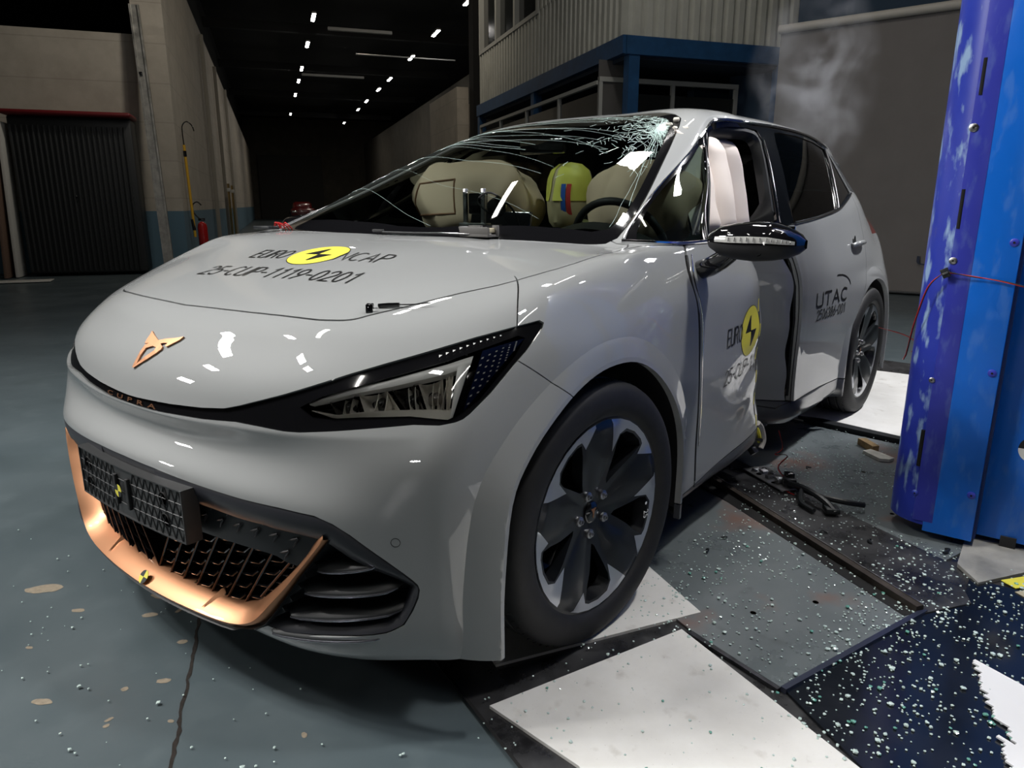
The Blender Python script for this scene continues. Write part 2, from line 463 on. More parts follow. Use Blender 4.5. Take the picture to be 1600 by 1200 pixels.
# lower front: everything below the bumper between the body-colour corners
OPEN = [(.76,-.05,.5345),(.7551,.1315,.5314),(.7393,.2855,.5235),(.7158,.4233,.517),(.6931,.5154,.5149),(.6656,.5951,.5086),(.6495,.6316,.4948),(.633,.6629,.4739),(.5937,.7231,.4188),(.5727,.7514,.3905),(.5628,.7645,.3762),(.5568,.7726,.3661),(.5548,.7756,.3547),(.557,.7733,.336),(.565,.7634,.3054),(.5755,.7483,.2737),(.5855,.7336,.2626),(.596,.7174,.2527),(.6282,.6643,.2408),(.6817,.517,.2143),(.6917,.4739,.2133),(.6984,.4445,.2165),(.702,.425,.205),(.705,.405,.19),(.71,.37,.16),(.71,.35,.05),(.74,-.05,.05)]
CT.cut(OPEN, (1,.45,0), TAG['opening'], FRONT)
LEAD = [(.7292,-.02,.6766),(.7285,.0391,.6777),(.7199,.1702,.6825),(.7055,.2797,.6894),(.6928,.3471,.6968),(.6827,.3853,.7068),(.6682,.4298,.7208),(.6446,.4866,.7388),(.6087,.546,.761),(.5574,.6053,.7853),(.5054,.6539,.804),(.4491,.6992,.8211),(.3543,.7608,.847),(.2655,.805,.8642),(.2087,.8241,.8715),(.201,.8308,.8655),(.2084,.8343,.8569),(.2708,.8383,.8171),(.3113,.8362,.7932),(.3828,.8312,.746),(.4394,.8221,.7126),(.4587,.8166,.7029),(.4736,.8093,.6985),(.4989,.7896,.6944),(.5299,.7481,.6956),(.5821,.6777,.6872),(.6194,.6157,.6793),(.6515,.5451,.671),(.6647,.506,.6694),(.6808,.4417,.672),(.6928,.3796,.673),(.7099,.2838,.6655),(.7292,.1125,.6585),(.732,-.02,.657)]
CT.cut(LEAD, DF, TAG['mask'], FRONT)
LENS = [(.6379,.5324,.7194),(.6115,.5681,.7424),(.526,.6651,.7787),(.424,.747,.809),(.34,.790,.832),(.275,.817,.8475),(.262,.826,.842),(.30,.829,.810),(.362,.826,.770),(.4124,.820,.7341),(.4639,.8078,.7118),(.4828,.7973,.7051),(.5269,.7353,.7116),(.5857,.6514,.7077),(.6126,.6057,.7031),(.6321,.5605,.7048)]
CT.cut(LENS, DF, TAG['lens'], FRONT, only=(TAG['mask'],))
SEAM_H = rnd_outline([(.5690,-.02,.8757),(.5686,.0183,.8757),(.5516,.2518,.8771),(.518,.4181,.874),(.4959,.4774,.8734),(.4781,.509,.8749),(.4614,.5252,.8785),(.4402,.5388,.8842),(.3712,.5876,.9004),(.2691,.6486,.9234),(.1484,.7171,.9468),(-.0576,.7479,.9755),(-.365,.727,1.0024),(-.385,.68,1.008),(-.40,.64,1.01)], 3)
CT.cut(strip(SEAM_H, .0055, CT.basis(Z)), Z, TAG['seam'], lambda c: c.z > .7 and c.x > -.6)
# fender / bumper / nose joints
CT.cut(strip(rnd_outline([(.315,.83,.806),(.3034,.837,.7974),(.2585,.8637,.7622),(.2016,.8815,.7192),(.13,.8875,.672)],3), .0028, CT.basis((.3,1,0))), (.3,1,0), TAG['seam'], FRONT, only=(0,))
CT.cut(strip(rnd_outline([(.125,.695,.957),(.1484,.7171,.9468),(.2219,.774,.9112),(.2655,.805,.8642),(.27,.81,.85)],4), .0030, CT.basis((.25,1,1))), (.25,1,1), TAG['seam'], lambda c: c.x > .05 and c.z > .6, only=(0,))
# arches
CT.cut([Vector((x,0,z)) for x,z in [(p.x,p.y) for p in rnd_outline([Vector((a,b)) for a,b in ARCHF],4)]], Y, TAG['arch'], lambda c: c.y > .55 and c.z < .85, facing=-.9)
CT.cut([Vector((x,0,z)) for x,z in [(p.x,p.y) for p in rnd_outline([Vector((a,b)) for a,b in ARCHR],4)]], Y, TAG['arch'], lambda c: c.y > .55 and c.z < .85, facing=-.9)
SIDE = lambda c: c.y > .5 and c.x < .1
ringlay = half.faces.layers.int.new('ring')
def dense_arch(A):
    P = rnd_outline([Vector(q) for q in A], 5); N = []
    for i in range(len(P)):
        d = (P[min(i+1,len(P)-1)] - P[max(i-1,0)]).normalized(); N.append(Vector((d.y, -d.x)))
    s_ = 1 if (P[len(P)//2] + N[len(P)//2]*.1).y > P[len(P)//2].y else -1
    return P, [n*s_ for n in N]
DARCH = {'f': dense_arch(ARCHF), 'r': dense_arch(ARCHR)}
def arch_dist(x, z):
    P = DARCH['f' if x > -1.4 else 'r'][0]; best = 9; c = Vector((x, z))
    for p, q in zip(P, P[1:]):
        e = q-p; t = max(0, min(1, (c-p).dot(e)/e.length_squared)); d = (c-p-e*t).length
        if d < best: best = d
    return best
CT_lay = CT.lay
for P, N in DARCH.values():
    for off in (.012, .062):
        CT.lay = ringlay
        CT.cut([Vector((p.x+n.x*off, .9, p.y+n.y*off)) for p, n in zip(P, N)], Y, 1 if off > .03 else 2, lambda c: c.y > .6 and c.z < .90, facing=-.5)
CT.lay = CT_lay
for f in half.faces:
    if f[ringlay] and (f.calc_center_median().z < .02): f[ringlay] = 0
ring_v = {v for f in half.faces if f[ringlay] for v in f.verts}
for v in ring_v: v.co = flare(v.co, arch_dist(v.co.x, v.co.z))
# gloss black surround of the side windows
DLO = [(-.41,1.014),(-.62,1.106),(-.80,1.194),(-1.10,1.338),(-1.26,1.386),(-1.42,1.421),(-1.64,1.443),(-1.9,1.455),(-2.2,1.455),(-2.45,1.443),(-2.665,1.405),(-2.68,1.29),(-2.675,1.180),(-2.45,1.135),(-2.25,1.098),(-1.9,1.064),(-1.64,1.046),(-1.50,1.035),(-1.3,1.013),(-1.0,1.005),(-.6,1.003),(-.48,1.008)]
CT.cut([Vector((x,.8,z)) for x,z in DLO], Y, TAG['bpillar'], SIDE)
# window glass
QG = [(-.43,.76,1.013),(-.60,.7,1.088),(-.80,.62,1.183),(-1.10,.61,1.322),(-1.128,.6,1.325),(-1.02,.7,1.19),(-.90,.7,1.10),(-.745,.8,1.006),(-.60,.8,1.004)]
CT.cut([Vector(p) for p in QG], Y, TAG['qglass'], SIDE, only=(0,TAG['bpillar']))
FW = [(-.805,.79,1.008),(-.93,.75,1.10),(-1.05,.69,1.20),(-1.165,.63,1.312),(-1.26,.62,1.362),(-1.42,.61,1.400),(-1.56,.61,1.420),(-1.640,.6,1.42),(-1.66,.6,1.38),(-1.60,.68,1.25),(-1.48,.8,1.035),(-1.2,.8,1.010)]
CT.cut([Vector(p) for p in FW], Y, TAG['fwin'], SIDE, only=(0,TAG['bpillar']))
RW = [(-1.64,.8,1.050),(-1.75,.7,1.25),(-1.815,.6,1.398),(-1.84,.6,1.428),(-1.90,.6,1.434),(-2.15,.6,1.436),(-2.40,.6,1.425),(-2.60,.6,1.400),(-2.56,.66,1.36),(-2.40,.7,1.24),(-2.25,.8,1.105),(-1.9,.8,1.068)]
CT.cut([Vector(p) for p in RW], Y, TAG['rwin'], SIDE, only=(0,TAG['bpillar']))
RQ = [(-2.30,.8,1.112),(-2.44,.7,1.235),(-2.635,.6,1.395),(-2.66,.6,1.375),(-2.66,.7,1.29),(-2.655,.75,1.185)]
CT.cut([Vector(p) for p in RQ], Y, TAG['rqglass'], SIDE, only=(0,TAG['bpillar']))
CP = [(-2.69,.75,1.192),(-2.70,.6,1.30),(-2.69,.6,1.39),(-2.80,.6,1.35),(-2.93,.6,1.25),(-2.93,.6,1.18)]
CT.cut([Vector(p) for p in CP], Y, TAG['cpat'], SIDE)
# windshield (black border first, clear glass inside)
WS = [(-.19,-.02,0),(-.198,.10,0),(-.24,.30,0),(-.30,.48,0),(-.345,.60,0),(-.375,.648,0),(-.415,.662,0),(-.50,.650,0),(-.70,.612,0),(-.95,.560,0),(-1.10,.525,0),(-1.155,.505,0),(-1.18,.470,0),(-1.20,.40,0),(-1.21,.20,0),(-1.21,-.02,0)]
CT.cut([Vector(p) for p in WS], Z, TAG['frit'], lambda c: c.z > .9)
WI = [(-.265,-.02,0),(-.27,.10,0),(-.31,.30,0),(-.36,.46,0),(-.41,.58,0),(-.45,.615,0),(-.52,.622,0),(-.70,.588,0),(-.95,.535,0),(-1.09,.50,0),(-1.125,.47,0),(-1.15,.38,0),(-1.16,.20,0),(-1.16,-.02,0)]
CT.cut([Vector(p) for p in WI], Z, TAG['wglass'], lambda c: c.z > .9)
CT.cut(strip([Vector(p) for p in WS[:-1]], .007, CT.basis(Z)), Z, TAG['seam'], lambda c: c.z > .9, only=(0,))
# doors
CT.cut(strip([Vector(p) for p in [(-.33,.74,1.0),(-.40,.76,1.008),(-.50,.79,1.004),(-.61,.81,1.000)]], .004, CT.basis((0,1,.7))), (0,1,.7), TAG['seam'], SIDE, only=(0,))
CT.cut(strip([Vector(p) for p in [(-1.47,.8,1.032),(-1.64,.8,1.043),(-1.9,.8,1.061),(-2.25,.8,1.095),(-2.45,.78,1.132),(-2.69,.73,1.178)]], .004, CT.basis(Y)), Y, TAG['seam'], SIDE, only=(0,))
CT.cut(strip(rnd_outline([(-.60,.81,1.004),(-.555,.82,.96),(-.5242,.8574,.8979),(-.5346,.884,.7942),(-.5489,.8888,.6655),(-.5863,.8806,.4935),(-.6068,.8725,.3586),(-.622,.87,.24),(-.623,.87,.215)],3), .011, CT.basis(Y)), Y, TAG['seam'], SIDE, only=(0,))
CT.cut(strip(rnd_outline([(-1.475,.80,1.045),(-1.50,.87,.95),(-1.5213,.8758,.8438),(-1.57,.87,.60),(-1.62,.87,.40),(-1.645,.87,.285),(-1.646,.87,.275)],3), .009, CT.basis(Y)), Y, TAG['seam'], SIDE, only=(0,))
CT.cut(strip(rnd_outline([(-.59,.81,1.000),(-.75,.81,.999),(-1.1,.81,1.000),(-1.3,.8,1.008),(-1.51,.8,1.030)],2), .005, CT.basis(Y)), Y, TAG['seam'], SIDE, only=(0,))
CT.cut(strip(rnd_outline([(-2.665,.75,1.175),(-2.66,.8,1.05),(-2.62,.87,.93),(-2.56,.9,.80),(-2.50,.9,.735),(-2.43,.9,.60)],3), .0035, CT.basis(Y)), Y, TAG['seam'], SIDE, only=(0,))
SILL = [(-.40,.87,.215),(-.625,.87,.225),(-.90,.87,.250),(-1.27,.87,.280),(-1.645,.87,.285),(-2.0,.87,.285),(-2.30,.87,.27),(-2.42,.87,.25)]
CT.cut(strip([Vector(p) for p in SILL], .005, CT.basis(Y)), Y, TAG['seam'], SIDE, only=(0,))
# hatch window and tail lamps
CT.cut([Vector(p) for p in [(0,-.02,1.22),(0,.45,1.21),(0,.52,1.24),(0,.42,1.36),(0,.30,1.385),(0,-.02,1.39)]], (-1,0,0), TAG['hglass'], lambda c: c.x < -3.0, facing=.02)
CT.cut([Vector(p) for p in [(0,.50,.95),(0,.9,.97),(0,.9,1.075),(0,.70,1.06),(0,.50,1.03)]], (-1,0,0), TAG['tail'], lambda c: c.x < -2.98 and c.y > .45, facing=-.02)
# split body into panels by connectivity
lay = CT.lay; comp = {}
faces_all = list(half.faces); half.faces.ensure_lookup_table()
def flood(tagval):
    todo = [f for f in half.faces if f[lay] == tagval and f not in comp]
    seen = set(); comps = []
    for f0 in todo:
        if f0 in seen: continue
        st = [f0]; seen.add(f0); c = []
        while st:
            f = st.pop(); c.append(f)
            for e in f.edges:
                for g in e.link_faces:
                    if g not in seen and g[lay] == tagval: seen.add(g); st.append(g)
        comps.append(c)
    return comps
BODY = flood(0)
SEEDS = {'hood': (.2,.2,.97), 'nose_panel': (.65,.1,.78), 'front_bumper': (.72,.1,.60), 'fender': (.0,.87,.80), 'front_door': (-.9,.88,.7), 'rear_door': (-2.0,.88,.7), 'body_shell': (-2.9,.88,.8), 'sill': (-1.0,.87,.2)}
PANEL = {}
for f in half.faces: f.tag = False
cents = []
for k, c in enumerate(BODY):
    for f in c: cents.append((f.calc_center_median(), k))
from mathutils.kdtree import KDTree
kd = KDTree(len(cents))
for i, (c, k) in enumerate(cents): kd.insert(c, i)
kd.balance()
for nm, s in SEEDS.items():
    _, i, _ = kd.find(Vector(s)); PANEL.setdefault(cents[i][1], nm)
# ------------------------------------------------------------------ paint and trim materials
def paint(name, col):
    m = D.materials.new(name); m.use_nodes = True; MATS[name] = m
    nt = m.node_tree; b = nt.nodes['Principled BSDF']
    _set(b,'Roughness',.5); _set(b,'Metallic',.0); _set(b,'Specular IOR Level',.12); _set(b,'Coat Weight',1.0); _set(b,'Coat Roughness',.006); _set(b,'Coat IOR',1.6)
    tc = nt.nodes.new('ShaderNodeTexCoord'); n = nt.nodes.new('ShaderNodeTexNoise'); n.inputs['Scale'].default_value = 900
    nt.links.new(tc.outputs['Object'], n.inputs['Vector'])
    mx = nt.nodes.new('ShaderNodeMix'); mx.data_type = 'RGBA'
    mx.inputs[6].default_value = tuple(c*.97 for c in col)+(1,); mx.inputs[7].default_value = tuple(c*1.03 for c in col)+(1,)
    nt.links.new(n.outputs['Fac'], mx.inputs[0]); nt.links.new(mx.outputs[2], b.inputs['Base Color'])
    return m
PAINT = paint('grey_paint', (.335,.345,.345))
BLACK = mat('gloss_black', (.006,.006,.007), .08, coat=1.0)
SATIN = mat('satin_black', (.016,.018,.020), .38)
MATTE = mat('matte_black_plastic', (.018,.018,.019), .6, noise_scale=300, noise_amt=.2)
DARK = mat('dark_recess', (.006,.006,.006), .8)
CHROME = mat('chrome', (.72,.72,.74), .12, metal=1.0)
COPPER = mat('copper_satin', (.50,.245,.13), .40, metal=.85, coat=.15)
RUBBER = mat('rubber', (.013,.013,.014), .62, noise_scale=40, noise_amt=.25)
STEEL = mat('steel', (.45,.45,.46), .35, metal=1.0, noise_scale=30, noise_amt=.2, rough_var=.1)
YELLOW = mat('yellow_film', (.80,.72,.08), .45)
INK = mat('black_film', (.008,.008,.008), .4)
GLASS_W = glass('windshield_glass', (.60,.67,.64))
GLASS_S = glass('side_glass', (.50,.60,.56))
GLASS_D = glass('dark_glass', (.10,.12,.12))
GLASS_L = glass('lamp_glass', (.97,.98,.98))
RED = mat('red_lamp', (.35,.01,.01), .1, coat=1.0)

CAR = empty('car', (0,0,0), 0, 'grey electric hatchback with copper front blade and its left side crushed in by a pole', 'car')

def panel(name, faces, m, mirror=False, both=False, inset=0.0, flange=.010, part='free', parent=None, mats=None, doflange=True):
    """panel cut from the surface: inset along the normal, with folded edges; mirrored for the right side or joined across the centre"""
    vid = {}; P = []; N = []; F = []; FN = []
    ringn = {}
    for f in faces:
        if f[ringlay]:
            for v in f.verts: ringn.setdefault(v, Vector()); ringn[v] += f.normal*f.calc_area()
    def get(v, ring):
        k = (v, ring)
        if k in vid: return vid[k]
        n = ringn[v].normalized() if ring else ref_normal(v.co)
        vid[k] = len(P); P.append(v.co - n*inset); N.append(n); return vid[k]
    fs = set(faces)
    for f in faces:
        ring = bool(f[ringlay]); F.append([get(v, ring) for v in f.verts]); FN.append(None)
    if doflange:
        bv = {}
        for f in faces:
            ring = bool(f[ringlay])
            for l in f.loops:
                e = l.edge
                if sum(1 for g in e.link_faces if g in fs) == 1 and not (abs(e.verts[0].co.y) < 1e-4 and abs(e.verts[1].co.y) < 1e-4):
                    a, b = get(l.vert, ring), get(l.link_loop_next.vert, ring)
                    for q in (a, b):
                        if q not in bv:
                            bv[q] = len(P); P.append(P[q] - N[q]*flange); N.append(N[q])
                    F.append([b, a, bv[a], bv[b]]); FN.append(True)
    objs = []
    for sgn in ((1,-1) if (both or mirror) else (1,)):
        Q = [Vector((p.x, p.y*sgn, p.z)) for p in P]; M = [Vector((n.x, n.y*sgn, n.z)) for n in N]
        Qd, Md = [], []
        for p, n in zip(Q, M):
            d0 = deform(p, part); Qd.append(d0)
            t1 = n.orthogonal().normalized(); t2 = n.cross(t1); e = 2e-3
            c = (deform(p+t1*e, part)-d0).cross(deform(p+t2*e, part)-d0)
            Md.append(c.normalized() if c.length > 1e-12 else n)
        Fs = [f if sgn > 0 else f[::-1] for f in F]
        objs.append((Qd, Md, Fs, list(FN)))
    if both:
        (q1,m1,f1,n1),(q2,m2,f2,n2) = objs; k = len(q1)
        mp = [k+i for i in range(len(q2))]
        for i, p in enumerate(P):
            if abs(p.y) < 1e-5: mp[i] = i
        objs = [(q1+q2, m1+m2, f1+[[mp[i] for i in f] for f in f2], n1+n2)]
    res = []
    for Qd, Md, Fs, Fl in objs:
        used = sorted({i for f in Fs for i in f}); rm = {u:i for i,u in enumerate(used)}
        Qd = [Qd[u] for u in used]; Md = [Md[u] for u in used]; Fs = [[rm[i] for i in f] for f in Fs]
        me = D.meshes.new(name); me.from_pydata([tuple(p) for p in Qd], [], Fs); me.update()
        for p in me.polygons: p.use_smooth = True
        ln = []
        for p, fl in zip(me.polygons, Fl):
            for vi in p.vertices: ln.append(p.normal.copy() if fl else Md[vi])
        me.normals_split_custom_set([tuple(x) for x in ln])
        me.materials.append(m)
        o = D.objects.new(name, me); link(o, parent or CAR); res.append(o)
    return res if len(res) > 1 else res[0]
for v in half.verts: pass
half.normal_update()
by = {k: [] for k in TAG.values()}
for f in half.faces: by[f[CT.lay]].append(f)
PF = {nm: BODY[k] for k, nm in PANEL.items()}
hood = panel('hood', PF['hood'], PAINT, both=True)
nose = panel('nose_panel', PF['nose_panel'], PAINT, both=True)
bumper = panel('front_bumper', PF['front_bumper'], PAINT, both=True, flange=.018)
fenders = panel('fender', PF['fender'], PAINT, mirror=True, flange=.02)
shell = panel('body_shell', PF['body_shell'], PAINT, both=True, part='body_shell', flange=.02)
def onesided(name, faces, m, part, **k):
    """left one carries the crash damage, right one does not reach y>0 so deform leaves it whole"""
    return panel(name, faces, m, mirror=True, part=part, **k)
fdoors = onesided('front_door', PF['front_door'], PAINT, 'front_door', flange=.03)
rdoors = onesided('rear_door', PF['rear_door'], PAINT, 'rear_door', flange=.035)
sills = onesided('side_skirt', [f for f in PF['sill'] if not (-1.58 < f.calc_center_median().x < -1.32)], SATIN2 if 'SATIN2' in globals() else mat('satin_grey_paint', (.07,.074,.085), .28, coat=.6), 'sill', flange=.02)
seam = panel('panel_gap', by[TAG['seam']], DARK, both=True, inset=.012, part='seam', doflange=False)
# lamp mask, recessed between the nose panel and the bumper lip
band = panel('lamp_mask', by[TAG['mask']], BLACK, both=True, inset=.006, flange=.01)
def sub(o, name, m, **k): return o
# glazing
wsf = panel('windshield_frame', by[TAG['frit']], BLACK, both=True, inset=.003, doflange=False)
wsg = panel('windshield', by[TAG['wglass']], GLASS_W, both=True, inset=.003, doflange=False)
panel('quarter_glass', by[TAG['qglass']], GLASS_S, mirror=True, inset=.004, doflange=False, part='body_shell')
fw = panel('front_door_glass', by[TAG['fwin']], GLASS_S, mirror=True, inset=.006, doflange=False)
D.objects.remove(fw[0])      # the left pane is broken out, its crumbs lie on the floor
panel('window_surround', by[TAG['bpillar']], BLACK, mirror=True, inset=.002, part='body_shell')
panel('rear_door_glass', by[TAG['rwin']], GLASS_D, mirror=True, inset=.006, doflange=False, part='body_shell')
panel('rear_quarter_glass', by[TAG['rqglass']], BLACK, mirror=True, inset=.004, doflange=False)
panel('pillar_trim', by[TAG['cpat']], SATIN, mirror=True, inset=.002, doflange=False)
panel('hatch_glass', by[TAG['hglass']], GLASS_D, both=True, inset=.004, doflange=False)
panel('tail_lamp', by[TAG['tail']], RED, mirror=True, inset=.0, doflange=False)
# ------------------------------------------------------------------ wheels
RIMBLK = mat('wheel_black', (.007,.008,.010), .30, coat=.25)
RIMSIL = mat('machined_face', (.62,.64,.68), .28, metal=.85)
ROTOR = mat('brake_steel', (.36,.34,.32), .38, metal=1.0)
def pol(a, r): return Vector((r*math.cos(math.radians(a)), 0, r*math.sin(math.radians(a))))
def rim_y(r):   # outward is +y
    return np.interp(r, [0,.03,.06,.10,.16,.22,.245,.262], [-.034,-.034,-.030,-.024,-.012,-.004,-.002,0.0])
def make_rim_meshes():
    bm = bmesh.new(); rs = [.0295,.045,.06,.075,.09,.105,.12,.14,.16,.18,.20,.215,.23,.242,.252,.257]; n = 120
    R = [[bm.verts.new((r*math.cos(2*math.pi*k/n), 0, r*math.sin(2*math.pi*k/n))) for k in range(n)] for r in rs]
    for i in range(len(rs)-1):
        for k in range(n): bm.faces.new((R[i][k], R[i][(k+1)%n], R[i+1][(k+1)%n], R[i+1][k]))
    bm.normal_update()
    for f in bm.faces:
        if f.normal.y < 0: f.normal_flip()
    ct = Cutter(bm)
    for q in range(5):
        a0 = 54 + 72*q
        # local outlines (angle, radius), counter-clockwise positive seen from outside
        sil = [(-28,.2535),(-20,.2545),(-10,.255),(0,.255),(10,.255),(20,.2545),(29,.2535),(17.5,.166),(16.4,.19),(15.5,.215),(10,.2345),(0,.239),(-10,.2385),(-14,.234),(-17,.205)]
        opn = [(-3,.085),(4,.093),(9.5,.125),(13,.160),(15,.19),(14.2,.214),(9,.2275),(0,.232),(-9,.2318),(-13.5,.226),(-13,.195),(-9.5,.15),(-6,.11)]
        # seen from outside (+y towards the viewer) x runs to the left, so mirror the angle
        S = [pol(a0-(a), r) for a, r in sil]; O = [pol(a0-(a), r) for a, r in opn]
        ct.cut(S, (0,1,0), 1); ct.cut(O, (0,1,0), 2)
    out = []
    fs_open = [f for f in bm.faces if f[ct.lay] == 2]
    sp = {0:[],1:[]}
    for f in bm.faces:
        if f[ct.lay] in sp: sp[f[ct.lay]].append(f)
    for key, faces in sp.items():
        vid = {}; P = []; F = []
        def g(v, deep=0):
            k = (v, deep)
            if k not in vid:
                r = math.hypot(v.co.x, v.co.z); y = float(rim_y(r)); a = math.degrees(math.atan2(v.co.z, v.co.x))
                ph = ((54 - a) % 72)     # twist of the blades
                if 18 < ph < 54 and r < .25: y += .006*math.sin((ph-18)/36*math.pi)*min(1,(r-.03)/.1)
                y -= [0, .035][deep] + (0.0006 if key == 1 and not deep else 0)*-1
                vid[k] = len(P); P.append((v.co.x*(1-.04*deep), y, v.co.z*(1-.04*deep)))
            return vid[k]
        fs = set(faces)
        for f in faces:
            F.append([g(v) for v in f.verts])
            for l in f.loops:
                lk = [x for x in l.edge.link_faces if x not in fs]
                if lk and lk[0][ct.lay] == 2:
                    a, b = l.vert, l.link_loop_next.vert; F.append([g(b), g(a), g(a,1), g(b,1)])
        me = D.meshes.new('rim_face'); me.from_pydata(P, [], F); me.update()
        for p in me.polygons: p.use_smooth = True
        me.set_sharp_from_angle(angle=math.radians(40))
        out.append(me)
    bm.free(); return out
RIMM = make_rim_meshes(); RIMM[0].materials.append(RIMBLK); RIMM[1].materials.append(RIMSIL)
def make_wheel(loc, yaw, flip):
    w = D.objects.new('wheel', None); w.empty_display_size = .1; link(w, CAR)
    w.location = loc; w.rotation_euler = (0, 0, yaw + (math.pi if flip else 0))
    # tyre profile (radius, y) : outer face at y=0
    prof = [(.2590,-.004),(.266,.004),(.275,.010),(.292,.014),(.310,.0135),(.325,.010),(.336,.003),(.343,-.006),(.3478,-.018),(.3500,-.034)]
    for g in (-.055,-.095,-.135,-.170): prof += [(.3507,g+.006),(.3435,g+.004),(.3435,g-.004),(.3507,g-.006)]
    prof += [(.3500,-.186),(.343,-.208),(.325,-.222),(.292,-.226),(.266,-.216),(.259,-.208)]
    b = MB(); b.lathe(prof, axis='Y', n=96)
    for f in list(b.bm.faces):
        if len(f.verts) > 20: b.bm.faces.remove(f)
    # sidewall rings and tread shoulder blocks
    for k in range(72):
        a = 2*math.pi*k/72; c, s = math.cos(a), math.sin(a)
        M = Matrix.Rotation(-a, 4, 'Y')
        vs = b.box((0,0,0), (.0016,.026,.0022))
        bmesh.ops.transform(b.bm, matrix=M @ Matrix.Translation((.3465,-.020,0)) @ Matrix.Rotation(.55,4,'Z'), verts=vs)
    b.build('tyre', RUBBER, w, angle=50)
    for me, nm in zip(RIMM, ('wheel_spokes', 'machined_rim')):
        o = D.objects.new(nm, me); link(o, w)
    b = MB(); b.lathe([(.262,-.002),(.2655,.0015),(.2675,-.003),(.2640,-.012),(.2575,-.012),(.2555,-.0025),(.262,-.002)], axis='Y', n=96)
    b.lathe([(.257,-.01),(.246,-.03),(.238,-.06),(.232,-.20)], axis='Y', n=72)
    for f in list(b.bm.faces):
        if len(f.verts) > 20: b.bm.faces.remove(f)
    b.build('rim_barrel', RIMBLK, w)
    b = MB(); b.lathe([(.0,-.026),(.022,-.0262),(.0285,-.030),(.0295,-.040)], axis='Y', n=40); b.build('centre_cap', BLACK, w)
    b = MB(); b.prism([(-.010,.012),(.010,.012),(.004,.004),(.0,-.015),(-.004,.004)], -.0255, -.0245, lambda u,v,h: Vector((u,h,v))); b.build('cap_emblem', COPPER, w)
    for k in range(5):
        a = math.radians(90+36+72*k + 12)
        b = MB(); c = (.056*math.cos(a), 0, .056*math.sin(a))
        b.lathe([(.0125,-.031),(.0125,-.024),(.0100,-.023)], c=c, axis='Y', n=24); b.lathe([(.0078,-.023),(.0078,-.018),(.0055,-.0175),(.0045,-.022)], c=c, axis='Y', n=6)
        b.build('lug_bolt', STEEL, w)
    b = MB(); b.lathe([(.06,-.085),(.165,-.085),(.165,-.107),(.06,-.107)], axis='Y', n=72, close=True); b.lathe([(.0,-.06),(.075,-.06),(.078,-.088)], axis='Y', n=40)
    b.build('brake_disc', ROTOR, w)
    b = MB(); b.box((-.125,-.094,.02), (.07,.07,.15), bev=.012); b.build('brake_caliper', mat('cast_metal',(.12,.115,.11),.5,metal=.7), w)
    return w
WF = make_wheel((0,.878,.345), -.10, False)
make_wheel((0,-.878,.345), -.10, True)
make_wheel((-2.741,.944,.345), -.045, False)
make_wheel((-2.741,-.812,.345), -.045, True)
# chalked balance mark on the front wheel
def text_mesh(txt, size, font_scale_x=1.0, shear=0.0, offset=0.0, space=1.0):
    c = D.curves.new('tmp_text', 'FONT'); c.body = txt; c.size = size; c.align_x = 'LEFT'; c.resolution_u = 3; c.shear = shear; c.offset = offset; c.space_character = space
    o = D.objects.new('tmp_text', c); COL.objects.link(o)
    dg = bpy.context.evaluated_depsgraph_get(); dg.update()
    me = D.meshes.new_from_object(o.evaluated_get(dg)); D.objects.remove(o); D.curves.remove(c)
    for v in me.vertices: v.co.x *= font_scale_x
    return me
CHALK = mat('white_marker', (.8,.8,.78), .6)
tm = text_mesh('25', .032, .8); 
for v in tm.vertices:
    u, t = v.co.x, v.co.y
    v.co = Vector((-.198 + t*.0 - 0, .0025, -.05)) + Vector((-(t), 0, -u))
tm.materials.append(CHALK); o = D.objects.new('chalk_mark', tm); link(o, WF)
b = MB(); b.lathe([(.0,.0035),(.0045,.0030)], c=(-.207,0,-.030), axis='Y', n=12); b.build('chalk_dot', CHALK, WF)
# wheel housings
for sgn in (1,-1):
    for A, name in ((ARCHF,'f'), (ARCHR,'r')):
        P, N = DARCH[name]; b = MB(); rows = []
        for p, n in zip(P[::3]+[P[-1]], N[::3]+[N[-1]]):
            rows.append([deform(Vector((p.x+n.x*d, sgn*y, max(p.y+n.y*d, .20))), 'free') for d, y in ((.012,.872),(.035,.80),(.045,.70),(.045,.56))])
        V = b.grid(rows)
        b.bm.faces.new([r[-1] for r in V])
        b.build('wheel_housing', MATTE, CAR, recalc=False)
# ------------------------------------------------------------------ lower front: grille, blade, vents, plate holder
YS = [0,.18,.36,.52,.66,.77,.845]; XD = [.76,.752,.728,.692,.635,.555,.455]
_pl = np.polyfit(np.array([-y for y in YS[::-1]]+YS[1:]), np.array(XD[::-1]+XD[1:]), 8)
def plan(y): return float(np.polyval(_pl, y))
def fp(y, z, inset=.0):
    """point in front fascia: y, z, depth behind the bumper's plan line"""
    e = 1e-3; s = (plan(y+e)-plan(y-e))/(2*e); n = Vector((1, -s, 0)).normalized()
    return Vector((plan(y), y, z)) - n*inset
panel('bumper_cavity', by[TAG['opening']], DARK, both=True, inset=.085, flange=-.07)
OUT = rnd_outline([Vector(p) for p in OPEN[1:-3]], 3)
def frame_side(sgn):
    rows = []
    cz = Vector((.70,.35,.36))
    for i, p in enumerate(OUT):
        d = (OUT[min(i+1,len(OUT)-1)] - OUT[max(i-1,0)]).normalized(); n = ref_normal(p); inw = d.cross(n)
        if inw.dot(cz-p) < 0: inw = -inw
        w = .042*sstep(.36,.47,p.z) + .020
        if i < 4: w *= 1
        q = [p - n*.004, p + inw*.004 - n*.0005, p + inw*w*.45 - n*.004, p + inw*w*.85 - n*.012, p + inw*w - n*.026, p + inw*(w+.002) - n*.07]
        rows.append([Vector((a.x, a.y*sgn, a.z)) for a in q])
    return rows
